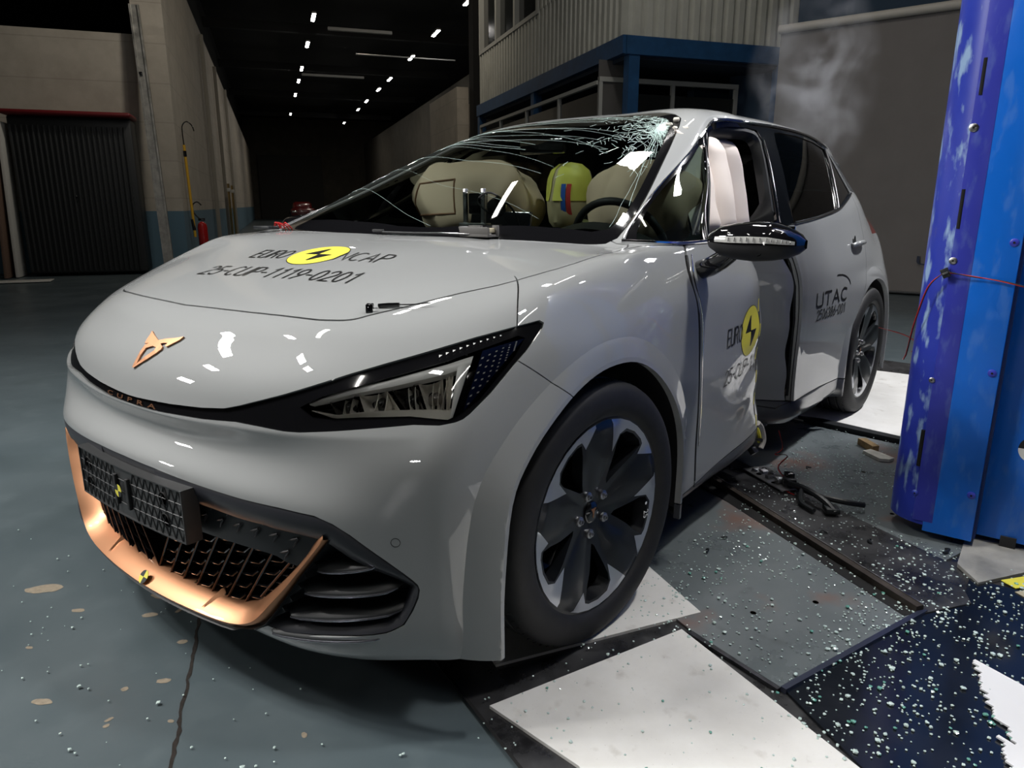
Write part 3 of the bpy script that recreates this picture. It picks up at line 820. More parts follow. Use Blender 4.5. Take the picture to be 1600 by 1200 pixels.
for sgn in (1,-1):
    b = MB(); b.grid(frame_side(sgn)); b.build('grille_frame', SATINF if 'SATINF' in globals() else mat('satin_trim', (.024,.025,.031), .42, coat=.1), CAR, recalc=True, angle=60)
b = MB()
top = [OUT[0].copy()]; rows = []
for k in range(9):
    y = -.14 + .28*k/8; p = Vector((plan(y)+.0, y, .5335)); rows.append([p+Vector((-.004,0,0)), p+Vector((-.001,0,-.004)), p+Vector((-.004,0,-.022)), p+Vector((-.014,0,-.042)), p+Vector((-.026,0,-.050)), p+Vector((-.07,0,-.052))])
b.grid(rows); b.build('grille_frame', MATS['satin_trim'], CAR, angle=60)
# ribbed satin panel that carries the plate holder
TOPZ = lambda y: float(np.interp(abs(y), [0,.13,.29,.42,.515,.60,.632,.663,.70], [.507,.505,.498,.491,.486,.478,.466,.446,.42]))
BOTZ = lambda y: float(np.interp(abs(y), [0,.20,.42,.47,.52,.56,.60,.70], [.392,.390,.386,.384,.365,.40,.432,.425]))
for sgn in (1,-1):
    b = MB(); rows = []
    for k in range(29):
        y = .70*k/28; t, bt = TOPZ(y), BOTZ(y)
        rows.append([fp(y*sgn, bt+(t-bt)*j/6, .030) for j in range(7)] )
    b.grid(rows); b.grid([[fp(.70*k/28*sgn, BOTZ(.70*k/28), .030), fp(.70*k/28*sgn, BOTZ(.70*k/28)-.003, .060)] for k in range(29)])
    b.build('grille_panel', SATIN, CAR, angle=50)
    # raised tick marks, an open wedge each
    b = MB()
    for r_ in range(3):
        for k in range(9):
            y = .185 + .052*k + .026*(r_%2); z = .472 - .034*r_ - .006*(k%1)
            z -= (y-.2)*.02
            if z > TOPZ(y)-.012 or z-.02 < BOTZ(y) or y > .62: continue
            for (a0, b0), (a1, b1) in (((-.012,-.004),(.013,.006)), ((-.002,-.018),(.014,.004))):
                P0, P1 = fp((y+a0)*sgn, z+b0, .028), fp((y+a1)*sgn, z+b1, .026)
                b.tube([P0, (P0+P1)/2+Vector((.0015,0,0)), P1], .002, n=5, radii=[.0006,.0024,.0016])
    b.build('grille_ridges', MATS['satin_trim'], CAR)
# lower mesh: long slanted fins with copper edges, hexagonal cross bars
cop = MB(); bars = MB()
for sgn in (1,-1):
    for k in range(9):
        y0 = .03 + .057*k - .03; y1 = y0 + .122; z0, z1 = .222, .400
        if y1 > .50: f = (.50-y0)/(y1-y0); y1 = .50; z1 = z0+(z1-z0)*max(f,.15)
        if y0 > .43: continue
        z0b = z0 + max(0, (y0-.36))*.9
        P0, P1 = fp(y0*sgn, z0b, .050), fp(y1*sgn, z1, .046); P0b, P1b = fp(y0*sgn, z0b, .078), fp(y1*sgn, z1, .078)
        w = Vector((0,.0026,0))
        bars.bm.faces.new([bars.bm.verts.new(p) for p in (P0-w, P1-w, P1b-w, P0b-w)]); bars.bm.faces.new([bars.bm.verts.new(p) for p in (P0+w, P1+w, P1b+w, P0b+w)])
        bars.tube([P0, P1], .0032, n=6); cop.tube([P0+Vector((.003,0,0)), P1+Vector((.003,0,0))], .0013, n=5)
        for j in range(5):     # cross bars of the cells
            t = (j+.5*(k%2))/5
            if t >= 1: continue
            a = P0.lerp(P1, t); y2 = min(a.y*sgn + .057, .50); zb = a.z - .004
            m1 = fp((a.y*sgn+.016)*sgn, zb-.004, .050); m2 = fp(min(a.y*sgn+.040,.5)*sgn, zb-.002, .050); c = fp(y2*sgn, zb+.012, .052)
            pts = [fp(a.y, a.z-.012, .052), m1, m2, c]
            bars.tube(pts, .003, n=6); 
            for p, q in zip(pts, pts[1:]): bars.bm.faces.new([bars.bm.verts.new(v) for v in (p, q, q-Vector((.026,0,-.006)), p-Vector((.026,0,-.006)))])
bars.build('grille_mesh', BLACK, CAR, angle=40); cop.build('grille_fin_edges', mat('dark_copper_edge', (.30,.14,.08), .4, metal=.8), CAR)
# copper blade
O_ = [(0,.196),(.10,.1965),(.2,.198),(.31,.200),(.365,.206),(.400,.217),(.432,.238),(.476,.286),(.515,.33),(.55,.374),(.585,.42),(.613,.458)]
I_ = [(0,.232),(.095,.232),(.186,.233),(.285,.234),(.330,.238),(.368,.245),(.398,.262),(.448,.302),(.490,.342),(.527,.384),(.565,.428),(.604,.460)]
def crm(L, n=5): return [(p.x, p.y) for p in rnd_outline([Vector(q) for q in L], n)]
Od, Id = crm(O_), crm(I_)
stations = [(-o[0], o[1], -i[0], i[1]) for o, i in list(zip(Od, Id))[::-1][:-1]] + [(o[0], o[1], i[0], i[1]) for o, i in zip(Od, Id)]
b = MB(); rows = []; under = MB(); urows = []
for oy, oz, iy, iz in stations:
    k = sstep(.62, .40, abs(oy)); o = fp(oy, oz, .004 + .016*(0)) ; i = fp(iy, iz, .075*max(sstep(.625,.56,abs(oy)),.15))
    tow = (i-o); w = tow.normalized(); up = Vector((0,0,1)); side = Vector((0, math.copysign(1, oy) if abs(oy) > .35 else 0, -1 if abs(oy) <= .35 else -.4)).normalized()
    row = [o + side*.016*max(k,.3) + Vector((-.016,0,0)), o + side*.009*max(k,.35) + Vector((.001,0,0)), o + Vector((.006,0,.000)), o.lerp(i,.12)+Vector((.006,0,.003)), o.lerp(i,.5)+Vector((0.004,0,.006)), i, i - Vector((.012,0,.004))]
    rows.append(row)
    urows.append([o + side*.017*max(k,.3) + Vector((-.012,0,0)), o + side*.024*max(k,.3) + Vector((-.004,0,0)), o + side*.030*max(k,.3) + Vector((-.06,0,0)), o+Vector((-.13,0,.004))])
b.grid(rows); b.build('front_blade', COPPER, CAR, angle=60)
under.grid(urows); under.build('under_lip', SATIN, CAR, angle=60)
for y in (-.235, .265):
    b = MB()
    P = [fp(y, .236, .058), fp(y-.02*math.copysign(1,y), .208, .004), fp(y+.014, .226, .05), fp(y-.010, .226, .05), fp(y, .243, .060)]
    v = [b.bm.verts.new(p) for p in P]
    for f in ((0,1,2),(0,3,1),(4,1,2),(4,3,1),(4,2,0),(4,0,3)): b.bm.faces.new([v[q] for q in f])
    b.build('blade_fin', COPPER, CAR, smooth=False)
# side vents
def louvre(sgn, z0, z1, ya, yb, th=.010, up=.020, deep=.055, proud=.010):
    b = MB(); n = 12; rows = []
    for k in range(n+1):
        t = k/n; y = ya+(yb-ya)*t; z = z0+(z1-z0)*t + .006*math.sin(math.pi*t)*-1
        e = min(1, t/.10, (1-t)/.18)**.6 if 0 < t < 1 else 0
        a = fp(y*sgn, z + .012*(1-e), proud + .022*(1-e))
        c = fp(y*sgn, z + up + .004, proud+deep)
        rows.append([a, a + Vector((0,0,th*.5*max(e,.2))) + (c-a)*.05, a.lerp(c,.5) + Vector((0,0,.007*e)), c, a.lerp(c,.5) - Vector((0,0,.006)), a - Vector((0,0,th*.35*max(e,.2))) + (c-a)*.05])
    b.grid(rows, close_u=True)
    lv = b.build('vent_louvre', SATIN, CAR, angle=50)
    b = MB(); b.tube([r[0] + Vector((.001,0,0)) for r in rows[1:-1]], .0021, n=6); b.build('louvre_glint', mat('painted_glint', (.34,.35,.40), .22, metal=.9), lv)  # bright tube added along the edge to imitate a reflection in the gloss
for sgn in (1,-1):
    louvre(sgn, .376, .404, .575, .722, up=.018)
    louvre(sgn, .318, .350, .535, .758)
    louvre(sgn, .252, .300, .490, .768)
    louvre(sgn, .203, .245, .440, .750, up=.016, th=.012, proud=.004)
    # serrated wall between blade and vent
    b = MB(); pts = [(.585,.432),(.597,.425),(.575,.398),(.585,.392),(.555,.368),(.560,.356),(.535,.340),(.545,.330),(.515,.305),(.520,.294),(.492,.276),(.500,.264),(.468,.244),(.430,.222)]
    rows = [[fp(y*sgn, z, .012), fp((y+.012)*sgn, z-.004, .050), fp((y+.02)*sgn, z-.006, .085)] for y, z in pts]
    b.grid(rows); rows = [[fp((float(np.interp(z,[.22,.30,.40,.45],[.420,.487,.572,.612])))*sgn, z, .020), fp(y*sgn, z, .012)] for y, z in pts]
    b.grid(rows); b.build('vent_divider', SATIN, CAR, smooth=False)
# plate holder
b = MB(); hw, hh = .250, .060; zc = .449
def hp(u, v, d): return Vector((.776 - .16*u*u + d, u + .016, zc + v))
rows = []
n = 24
front = [[hp(-hw+2*hw*k/n, -hh+2*hh*j/6, 0) for j in range(7)] for k in range(n+1)]
b.grid(front)
edge = [hp(-hw+2*hw*k/n, hh, 0) for k in range(n+1)] + [hp(hw, hh-2*hh*j/6, 0) for j in range(1,7)] + [hp(hw-2*hw*k/n, -hh, 0) for k in range(1,n+1)] + [hp(-hw, -hh+2*hh*j/6, 0) for j in range(1,6)]
edge.append(edge[0]); rim = []
for q in edge:
    s_ = Vector((0, .004 if q.y > .25 else (-.004 if q.y < -.22 else 0), .003 if q.z > zc+hh-.01 else (-.003 if q.z < zc-hh+.01 else 0)))
    rim.append([q, q+Vector((.0035,0,0)), q+s_+Vector((.0035,0,0)), q+s_*1.3+Vector((-.004,0,0)), q+s_*1.3+Vector((-.035,0,0))])
b.grid(rim); PLP = mat('plate_plastic', (.032,.033,.034), .42)
ph = b.build('plate_holder', PLP, CAR, angle=40)
b = MB()
for r_ in range(5):
    z = -hh + 2*hh*r_/4
    if 0 < r_ < 4: b.tube([hp(-hw+2*hw*k/12, z, .0008) for k in range(13)], .0013, n=4)
for r_ in range(4):
    for k in range(19):
        u0 = -hw + 2*hw*k/19; z0 = -hh+2*hh*r_/4; z1 = z0 + 2*hh/4; du = hw/19
        if abs(u0+du) < .04 : continue
        s_ = 1 if (r_ % 2) else -1
        b.tube([hp(u0, z0 if s_>0 else z1, .0008), hp(u0+du, z1 if s_>0 else z0, .0008)], .0013, n=4); b.tube([hp(u0+du, z1 if s_>0 else z0, .0008), hp(u0+2*du, z0 if s_>0 else z1, .0008)], .0013, n=4)
b.build('embossed_pattern', PLP, ph)
for u, v in ((-.198,.028),(-.198,-.024),(.178,.028),(.178,-.024)):
    b = MB(); c = hp(u, v, 0)
    b.lathe([(.016,.003),(.0175,.0015),(.0175,-.001),(.0142,.0012),(.013,-.001)], c=c, axis='X', n=24)
    for f in list(b.bm.faces):
        if len(f.verts) > 12: b.bm.faces.remove(f)
    b.lathe([(0,.0009),(.0138,.0009)], c=c, axis='X', n=20)
    b.build('screw_recess', DARK, ph)
b = MB()
for u in (-.034, .026):
    b.box(hp(u, .002, .004), (.008,.012,.078), bev=.002)
b.build('clip_rail', MATTE, ph)
def marker(pos, nrm, r, parent, name='target_sticker', up=(0,0,1), rot=0.0):
    """round two-colour measuring target"""
    n = Vector(nrm).normalized(); u = Vector(up).cross(n).normalized(); v = n.cross(u)
    for col, a0 in ((YELLOW, 0), (YELLOW, 180), (INK, 90), (INK, 270)):
        b = MB(); pts = [Vector(pos)]
        for k in range(9):
            a = math.radians(a0 + 90*k/8 + rot); pts.append(Vector(pos) + (u*math.cos(a) + v*math.sin(a))*r)
        vs = [b.bm.verts.new(p + n*.0012) for p in pts]; b.bm.faces.new(vs)
        vs2 = [b.bm.verts.new(p) for p in pts]
        for k in range(1, 9): b.bm.faces.new((vs[k], vs[k+1], vs2[k+1], vs2[k]))
        b.build(name, col, parent, smooth=False, recalc=False)
marker(hp(-.012, .004, .009), (1,0,0), .016, ph)
marker(fp(.006, .2085, .010)+Vector((.006,0,.004)), (1,0,.75), .017, CAR)
# ------------------------------------------------------------------ head lamps, emblem, lettering on the nose
def surf(p, inset=0.0, sgn=1):
    """nearest point on the undeformed surface, pushed inwards"""
    q = Vector(p); h, n, i, d = ref_bvh.find_nearest(q); nn = ref_normal(h); r = h - nn*inset
    return Vector((r.x, r.y*sgn, r.z))
LAMPW = mat('lamp_silver', (.80,.77,.70), .28, metal=.25)
LAMPD = mat('lamp_dark_chrome', (.30,.28,.26), .18, metal=.8)
DRL = mat('light_guide', (.88,.88,.86), .3)
LL = [Vector(p) for p in LENS]
cen = sum(LL, Vector())/len(LL)
BLUE_L = mat('blue_black_bezel', (.008,.016,.06), .10, coat=1.0)
def mir(p, s): return Vector((p.x, p.y*s, p.z))
lens_objs = panel('lamp_lens', by[TAG['lens']], GLASS_L, mirror=True, inset=.004, doflange=False)
panel('lamp_rim', by[TAG['lens']], BLACK, mirror=True, inset=.055, flange=-.050)
# local frame on the lamp: P(s,t) s from the inner tip to the outer top tip, t across
bot = [Vector(p) for p in [(.6379,.5324,.7194),(.6126,.6057,.7031),(.5857,.6514,.7077),(.5269,.7353,.7116),(.50,.772,.7075),(.4828,.7973,.7051),(.470,.8050,.7095)]]
topl = [Vector(p) for p in [(.6379,.5324,.7200),(.6115,.5681,.7424),(.57,.615,.762),(.526,.6651,.7787),(.47,.712,.796),(.424,.747,.809),(.3571,.7854,.8258)]]
def along(L, t):
    n = len(L)-1; x = min(max(t,0),1)*n; i = min(int(x), n-1); return L[i].lerp(L[i+1], x-i)
def LP(s, t, d): return surf(along(bot, s).lerp(along(topl, s), t), d)
for sg, lo in zip((1,-1), lens_objs):
    # light guide: upper bar and outer leg of the daytime light, silver lower wedge
    b = MB(); rows = []
    for k in range(21):
        s = .06+.90*k/20; rows.append([mir(LP(s,.97,.012),sg), mir(LP(s,.90,.010),sg), mir(LP(s,.80,.014),sg), mir(LP(s,.78,.03),sg)])
    b.grid(rows); b.build('daytime_light', DRL, lo, angle=50)
    b = MB(); rows = []
    for k in range(13):
        t = .0+.93*k/12; rows.append([mir(LP(.885-.0*t,t,.012),sg), mir(LP(.92,t,.010),sg), mir(LP(.955,t,.012),sg), mir(LP(.96,t,.03),sg)])
    b.grid(rows); b.build('daytime_light', DRL, lo, angle=50)
    b = MB(); rows = []
    for k in range(25):
        s = .05+.84*k/24; rows.append([mir(LP(s,.0,.010),sg), mir(LP(s,.14+.06*math.sin(3*s),.020),sg), mir(LP(s,.22+.05*math.sin(3*s),.040),sg)])
    b.grid(rows); b.build('lamp_sill', LAMPW, lo, angle=50)
    # reflector chambers, each a faceted bowl with ribs
    for k, (s0, s1) in enumerate(((.18,.33),(.35,.48),(.50,.62),(.64,.80))):
        b = MB(); rows = []
        m = 8
        for i in range(m+1):
            s = s0+(s1-s0)*i/m
            rows.append([mir(LP(s, .20+.58*j/8, .022 + .042*math.sin(math.pi*i/m)**.5*math.sin(math.pi*(j+.5)/9)**.5),sg) for j in range(9)])
        b.grid(rows); b.build('reflector', LAMPD if k % 2 == 0 else LAMPW, lo, smooth=False)
        for q in range(2 if k < 3 else 3):
            b = MB(); s = s0 + (s1-s0)*(.25+.3*q)
            b.grid([[mir(LP(s+.008+.05*t, .22+.5*t, .020),sg), mir(LP(s+.05*t, .22+.5*t, .026),sg), mir(LP(s+.02+.05*t,.22+.5*t,.045),sg)] for t in [x/5 for x in range(6)]]); b.build('reflector_rib', LAMPW, lo, smooth=False)
        b = MB(); c = mir(LP((s0+s1)/2, .45, .040), sg); b.lathe([(0,.010),(.010,.008),(.014,0),(.014,-.01)], c=c, axis='X', n=20); b.build('projector', BLACK if k != 3 else LAMPD, lo)
    b = MB(); b.grid([[mir(LP(.82+.012*j, .2+.7*i/8, .02+.01*(j%2)),sg) for j in range(5)] for i in range(9)]); b.build('inner_panel', LAMPW, lo, smooth=False)
    # outer wing: blue-black plate with rows of small white dashes
    b = MB(); W = [(.3571,.7854,.8258),(.262,.826,.842),(.30,.829,.810),(.362,.826,.770),(.452,.812,.716)]
    A = Vector(W[0]); 
    wing = [[surf(A.lerp(Vector(W[1]),t).lerp(Vector(W[4]).lerp(Vector(W[1]),t), u), .008, sg) for u in [x/8 for x in range(9)]] for t in [x/8 for x in range(9)]]
    b.grid(wing); b.build('lamp_wing', BLUE_L, lo)
    b = MB()
    for i in range(6):
        for j in range(7):
            t = .06+.15*i; u = .16+.13*j
            if t > .88: continue
            P = Vector(W[0]).lerp(Vector(W[1]), t).lerp(Vector(W[4]).lerp(Vector(W[1]), t), u)
            du = (Vector(W[4])-Vector(W[0])).normalized()*.0021*(1-t*.5); dt = (Vector(W[1])-Vector(W[0])).normalized()*.0030*(1-t*.4)
            q = [surf(P+a, .0062, sg) for a in (-du-dt*.9, du-dt*1.1, du+dt*.7, -du+dt*.9)]
            b.bm.faces.new([b.bm.verts.new(x) for x in q])
    b.build('lamp_dashes', CHALK, lo, smooth=False, recalc=False)
# row of small triangles on the mask above the lamp
for sg in (1,-1):
    b = MB(); A, B = Vector((.4294,.7309,.8158)), Vector((.3066,.7900,.8430))
    for k in range(10):
        p = A.lerp(B, k/9); r = .0048*(1-.05*k); d = (B-A).normalized(); u = Vector((0,0,1))
        q = [surf(p+a, -.0005, sg) for a in (-d*r*.6+u*r, d*r, -d*r*.6-u*r)]
        b.bm.faces.new([b.bm.verts.new(x) for x in q])
    b.build('mask_dots', CHALK, band, smooth=False, recalc=False)
# copper emblem, traced on the nose panel
EMB = [(.6498,-.0081,.8185),(.6555,.0109,.8119),(.663,.0433,.8027),(.657,.0704,.8087),(.6518,.1022,.8131),(.6456,.1289,.8182),(.6532,.1213,.8102),(.6689,.0897,.7937),(.6677,.0819,.7957),(.6632,.0862,.8008),(.6645,.0709,.8),(.6674,.0609,.797),(.6708,.0753,.7923),(.675,.0764,.787),(.6826,.0653,.7777),(.6938,.0418,.7627),(.7075,-.0008,.7392),(.7076,-.0071,.7392),(.701,-.0049,.7516),(.6871,-.0031,.773),(.6756,.0006,.788),(.6706,.0122,.7941),(.6731,-.0041,.7911),(.665,-.0065,.8008),(.6579,-.0054,.8092)]
EMH = [(.6795,.012,.783),(.6735,.0353,.7902),(.6745,.052,.7886),(.6799,.052,.7817),(.6923,.0273,.7652),(.7026,.007,.7488),(.6912,.007,.7671)]
def emblem():
    from mathutils.geometry import tessellate_polygon, delaunay_2d_cdt
    A = [Vector((p[1], p[2])) for p in EMB]; H = [Vector((p[1], p[2])) for p in EMH]; n, m = len(A), len(H)
    r = delaunay_2d_cdt(A+H, [], [list(range(n)), list(range(n, n+m))], 0, 1e-6)
    vs, es, fs, ov, oe, of = r
    b = MB(); front = []; back = []
    for v in vs:
        y, z = v.x, v.y; h, nn, i, d = ref_bvh.ray_cast(Vector((2, y, z)), Vector((-1,0,0))); nn = ref_normal(h)
        front.append(b.bm.verts.new(h + nn*.0045)); back.append(b.bm.verts.new(h))
    keep = []
    for f, o in zip(fs, of):
        c_ = sum((Vector(vs[i]) for i in f), Vector((0,0)))/len(f)
        def inside(P):
            r_ = False
            for i in range(len(P)):
                p, q = P[i], P[i-1]
                if (p.y > c_.y) != (q.y > c_.y) and c_.x < (q.x-p.x)*(c_.y-p.y)/(q.y-p.y)+p.x: r_ = not r_
            return r_
        if inside(A) and not inside(H):
            keep.append(f); b.bm.faces.new([front[i] for i in f])
    from collections import Counter
    ec = Counter()
    for f in keep:
        for a, c in zip(f, f[1:]+f[:1]): ec[(min(a,c),max(a,c))] += 1
    for (a, c), k in ec.items():
        if k == 1: b.bm.faces.new((front[a], front[c], back[c], back[a]))
    return b.build('emblem', COPPER, nose, smooth=False)
emblem()
# word in the slit
tm = text_mesh('CUPRA', .017, 1.25, space=1.9, offset=.0004)
xs_ = [v.co.x for v in tm.vertices]; w_ = max(xs_)-min(xs_)
for v in tm.vertices:
    y = -.125 + (v.co.x-min(xs_))/w_*.24; z = .6615 + v.co.y*.80
    h, nn, i, d = ref_bvh.ray_cast(Vector((2, y, z)), Vector((-1,0,0)))
    v.co = h + Vector((-.0035,0,0))
tm.materials.append(mat('dark_copper', (.22,.10,.05), .35, metal=.8)); link(D.objects.new('nose_lettering', tm), band)
# parking sensors
for (x,y,z) in ((.5819,.7389,.4598),(.3762,.8605,.5018)):
    b = MB(); c = surf((x,y,z)); n = ref_normal(c); M = Matrix.Translation(c) @ n.to_track_quat('Z','Y').to_matrix().to_4x4()
    b.lathe([(.0088,-.002),(.0088,.0006),(.0098,.0006),(.0098,-.002)], n=28, M=M)
    for f in list(b.bm.faces):
        if len(f.verts) > 12: b.bm.faces.remove(f)
    b.build('sensor_ring', DARK, bumper)
# ------------------------------------------------------------------ cabin, seen through the glass
def fit(o):
    for v in o.data.vertices: v.co = deform(v.co, 'free')
    return o
DASH = mat('dashboard_black', (.014,.014,.015), .55, bump=.2, bump_scale=400)
TRIMG = mat('dark_cloth', (.03,.032,.035), .85, noise_scale=120, noise_amt=.25)
BAG = mat('airbag_cloth', (.64,.49,.36), .75, bump=.25, bump_scale=600)
BAGW = mat('curtain_bag_cloth', (.90,.80,.73), .7, bump=.25, bump_scale=600)
STITCH = mat('brown_stitching', (.22,.11,.06), .7)
b = MB(); rows = []
for k in range(25):
    y = -.66 + 1.32*k/24; bow = -.10*(y/.66)**2
    rows.append([Vector((x + bow*(1 if x > -.5 else .4), y, z)) for x, z in ((-.16,.985),(-.30,.995),(-.45,.992),(-.62,.988),(-.74,.975),(-.78,.94),(-.74,.86),(-.70,.70),(-.70,.45))])
b.grid(rows); dash = fit(b.build('dashboard', DASH, CAR))
b = MB(); rows = [[Vector((-.74+.0*t, .20+.44*t, .995+.055*math.sin(math.pi*t)+dz)) + Vector((dx,0,0)) for dx, dz in ((.10,-.01),(.05,.012),(-.02,.0),(-.02,-.04))] for t in [x/10 for x in range(11)]]
b.grid(rows); fit(b.build('instrument_hood', DASH, CAR))
b = MB(); b.box((-.70,.0,1.02), (.02,.28,.15), ry=-.2, bev=.006); fit(b.build('centre_screen', BLACK, CAR))
# steering wheel
b = MB(); M = Matrix.Translation((-.86,.43,.965)) @ Matrix.Rotation(math.radians(-64), 4, 'Y')
b.lathe([(.185+.014*math.cos(a), .014*math.sin(a)) for a in [2*math.pi*q/12 for q in range(12)]], n=48, close=True, M=M)
for a in (0, 2.6, -2.6):
    vs = b.box((0,0,0), (.16,.035,.012), bev=.004); bmesh.ops.transform(b.bm, matrix=M @ Matrix.Rotation(a+math.pi/2,4,'Z') @ Matrix.Translation((.10,0,0)), verts=list(vs))
b.lathe([(0,.02),(.06,.018),(.07,0),(.06,-.03)], n=32, M=M)
b.build('steering_wheel', DASH, CAR)
def pillow(name, c, size, m, parent=CAR, rot=(0,0,0), lobes=0, amp=.0, power=2.6, wr=.006, seed=1):
    b = MB(); n, k = 40, 20; R = (Matrix.Rotation(rot[2],4,'Z') @ Matrix.Rotation(rot[1],4,'Y') @ Matrix.Rotation(rot[0],4,'X'))
    rows = []
    for i in range(k+1):
        ph = math.pi*i/k - math.pi/2; row = []
        for j in range(n):
            th = 2*math.pi*j/n
            def se(v, p): return math.copysign(abs(v)**(2/p), v)
            x = se(math.cos(ph),power)*se(math.cos(th),power); y = se(math.cos(ph),power)*se(math.sin(th),power); z = se(math.sin(ph),2.2)
            p = Vector((x*size[0]/2, y*size[1]/2, z*size[2]/2))
            if lobes: p.z *= 1 + amp*math.cos(lobes*math.pi*x)
            nn = noise.noise(Vector((p.x*9+seed, p.y*9, p.z*7)))
            p += p.normalized()*nn*wr*4 if p.length > 0 else Vector()
            row.append(Vector(c) + R @ p)
        rows.append(row)
    b.grid(rows, close_u=True); bmesh.ops.remove_doubles(b.bm, verts=b.bm.verts, dist=1e-5)
    return b.build(name, m, parent, angle=70)
pb = pillow('front_airbag', (-.97,-.335,1.125), (.42,.54,.31), BAG, rot=(0,-.25,.1), power=3.2, wr=.010, seed=3)
db = pillow('front_airbag', (-1.02,.435,1.105), (.30,.44,.32), BAG, rot=(0,-.3,0), power=2.6, wr=.010, seed=8)
# stitched square on the passenger bag
b = MB(); bb_ = BVHTree.FromPolygons([v.co.copy() for v in pb.data.vertices], [tuple(p.vertices) for p in pb.data.polygons])
Q_ = [(-.50,1.205),(-.30,1.22),(-.285,1.085),(-.515,1.075)]
for k in range(4):
    P = []
    for t in range(9):
        y = Q_[k][0]+(Q_[(k+1)%4][0]-Q_[k][0])*t/8; z = Q_[k][1]+(Q_[(k+1)%4][1]-Q_[k][1])*t/8
        h, n, i_, d_ = bb_.ray_cast(Vector((.2, y, z)), Vector((-1,0,0)))
        if h is not None: P.append(h + n*.001)
    if len(P) > 2: b.tube(P, .004, n=6)
b.build('bag_seam', STITCH, pb)
# curtain bags: upright cells
def curtain(side, x0, x1, z0, z1, y, name, cells, m):
    b = MB(); n, k = 56, 26; front, back = [], []
    for i in range(n+1):
        s = i/n; x = x0+(x1-x0)*s
        cell = abs(math.sin(math.pi*cells*s))**.55
        fr, bk = [], []
        for j in range(k+1):
            t = j/k; end = max(0, min(1, t/.10, (1-t)/.16, s/.10, (1-s)/.10))**.5 if 0 < t < 1 and 0 < s < 1 else 0
            lean = -.02*math.sin(3*t+s*4); zz = z0+(z1-z0)*t
            th = (.012 + .050*cell)*end + .010*noise.noise(Vector((x*9, zz*9, 2)))
            yy = y(zz)*side
            xx = x + .05*(t-.5)*-1.2 + .02*math.sin(5*t+2*s) + lean
            fr.append(Vector((xx, yy + side*th, zz))); bk.append(Vector((xx, yy - side*th, zz)))
        front.append(fr); back.append(bk)
    b.grid(front); b.grid(back); return b.build(name, m, CAR, angle=80)
curtain(1, -1.00, -1.52, 1.015, 1.385, lambda z: .665-.34*(z-1.0), 'curtain_airbag', 2.6, BAGW)
curtain(-1, -1.18, -2.2, 1.03, 1.33, lambda z: .63-.34*(z-1.0), 'curtain_airbag', 6, BAG)
# headlining, floor, inner door panels and firewall keep the cabin dark
b = MB(); rows = []
for k in range(13):
    x = -1.22 - 1.75*k/12; zt = float(np.interp(-x, [1.2,1.55,2.0,2.4,2.8,3.0], [1.435,1.472,1.48,1.47,1.44,1.41]))
    rows.append([Vector((x, y, zt - .10*(abs(y)/.52)**3)) for y in [-.52+1.04*q/12 for q in range(13)]])
b.grid(rows); fit(b.build('headlining', TRIMG, CAR))
b = MB(); b.box((-1.55,0,.24), (2.5,1.25,.20)); b.box((-.35,0,.55), (.06,1.2,.75)); b.box((.02,0,.50), (.80,.95,.40)); b.box((-2.75,0,.45), (.7,1.1,.5)); b.build('underbody', DARK, CAR, smooth=False)
for s in (1,-1):
    b = MB(); rows = []
    for k in range(21):
        x = -.60-1.9*k/20; dd = .20*math.exp(-((x+1.36)/.2)**2) if s > 0 else 0
        rows.append([Vector((x, s*(.70-dd), .30)), Vector((x, s*(.72-dd), .7)), Vector((x, s*(.735-dd*.8), .95)), Vector((x, s*(.765-dd*.3), .99))])
    b.grid(rows); b.build('door_trim', TRIMG, CAR)
def seat(x, y, lean, w=.50, head=True):
    b = MB(); b.box((x+.10,y,.50), (.50,w,.16), ry=-.08, bev=.05, seg=3)
    b.box((x-.20,y,.86), (.15,w,.68), ry=-lean, bev=.06, seg=3)
    if head: b.box((x-.34,y,1.27), (.10,.26,.20), ry=-lean*.8, bev=.045, seg=3)
    return b.build('seat', TRIMG, CAR)
seat(-1.45,-.36,.30); seat(-1.50,.30,.32); seat(-2.30,-.36,.32,.52); seat(-2.30,.36,.32,.52)
b = MB(); b.box((-.98,.0,1.345), (.03,.22,.06), bev=.012); b.tube([(-.98,0,1.37),(-1.03,0,1.42)], .01); b.build('rear_view_mirror', BLACK, CAR)
# instrument camera bolted on the dashboard
cam_box = empty('dashboard_camera', (-.47,.135,.992), 0, 'small black test camera in a bare metal bracket on the dashboard behind the windshield', 'camera')
b = MB(); b.box((0,-.04,.030), (.11,.115,.058), bev=.006); b.build('recorder', MATTE, cam_box)
b = MB()
for y in (-.085,-.005): b.box((.02,y-.005,.115), (.012,.014,.13), bev=.001)
b.box((.02,-.05,.060), (.03,.12,.010), bev=.001)
b.build('bracket', STEEL, cam_box)
b = MB(); b.box((.0,-.05,.13), (.05,.05,.07), bev=.005); b.lathe([(0,.0),(.028,.002),(.034,.014),(.030,.03),(.022,.045)], c=(.01,.055,.12), axis='X', n=28); b.build('lens', BLACK, cam_box)
b = MB(); b.tube(rnd_outline([(.0,.05,.09),(.04,.03,.10),(.05,-.01,.14),(.04,.04,.165),(.0,.10,.11),(-.02,.11,.04),(.0,.07,.01)],5), .0035, n=6); b.build('cable', RUBBER, cam_box)
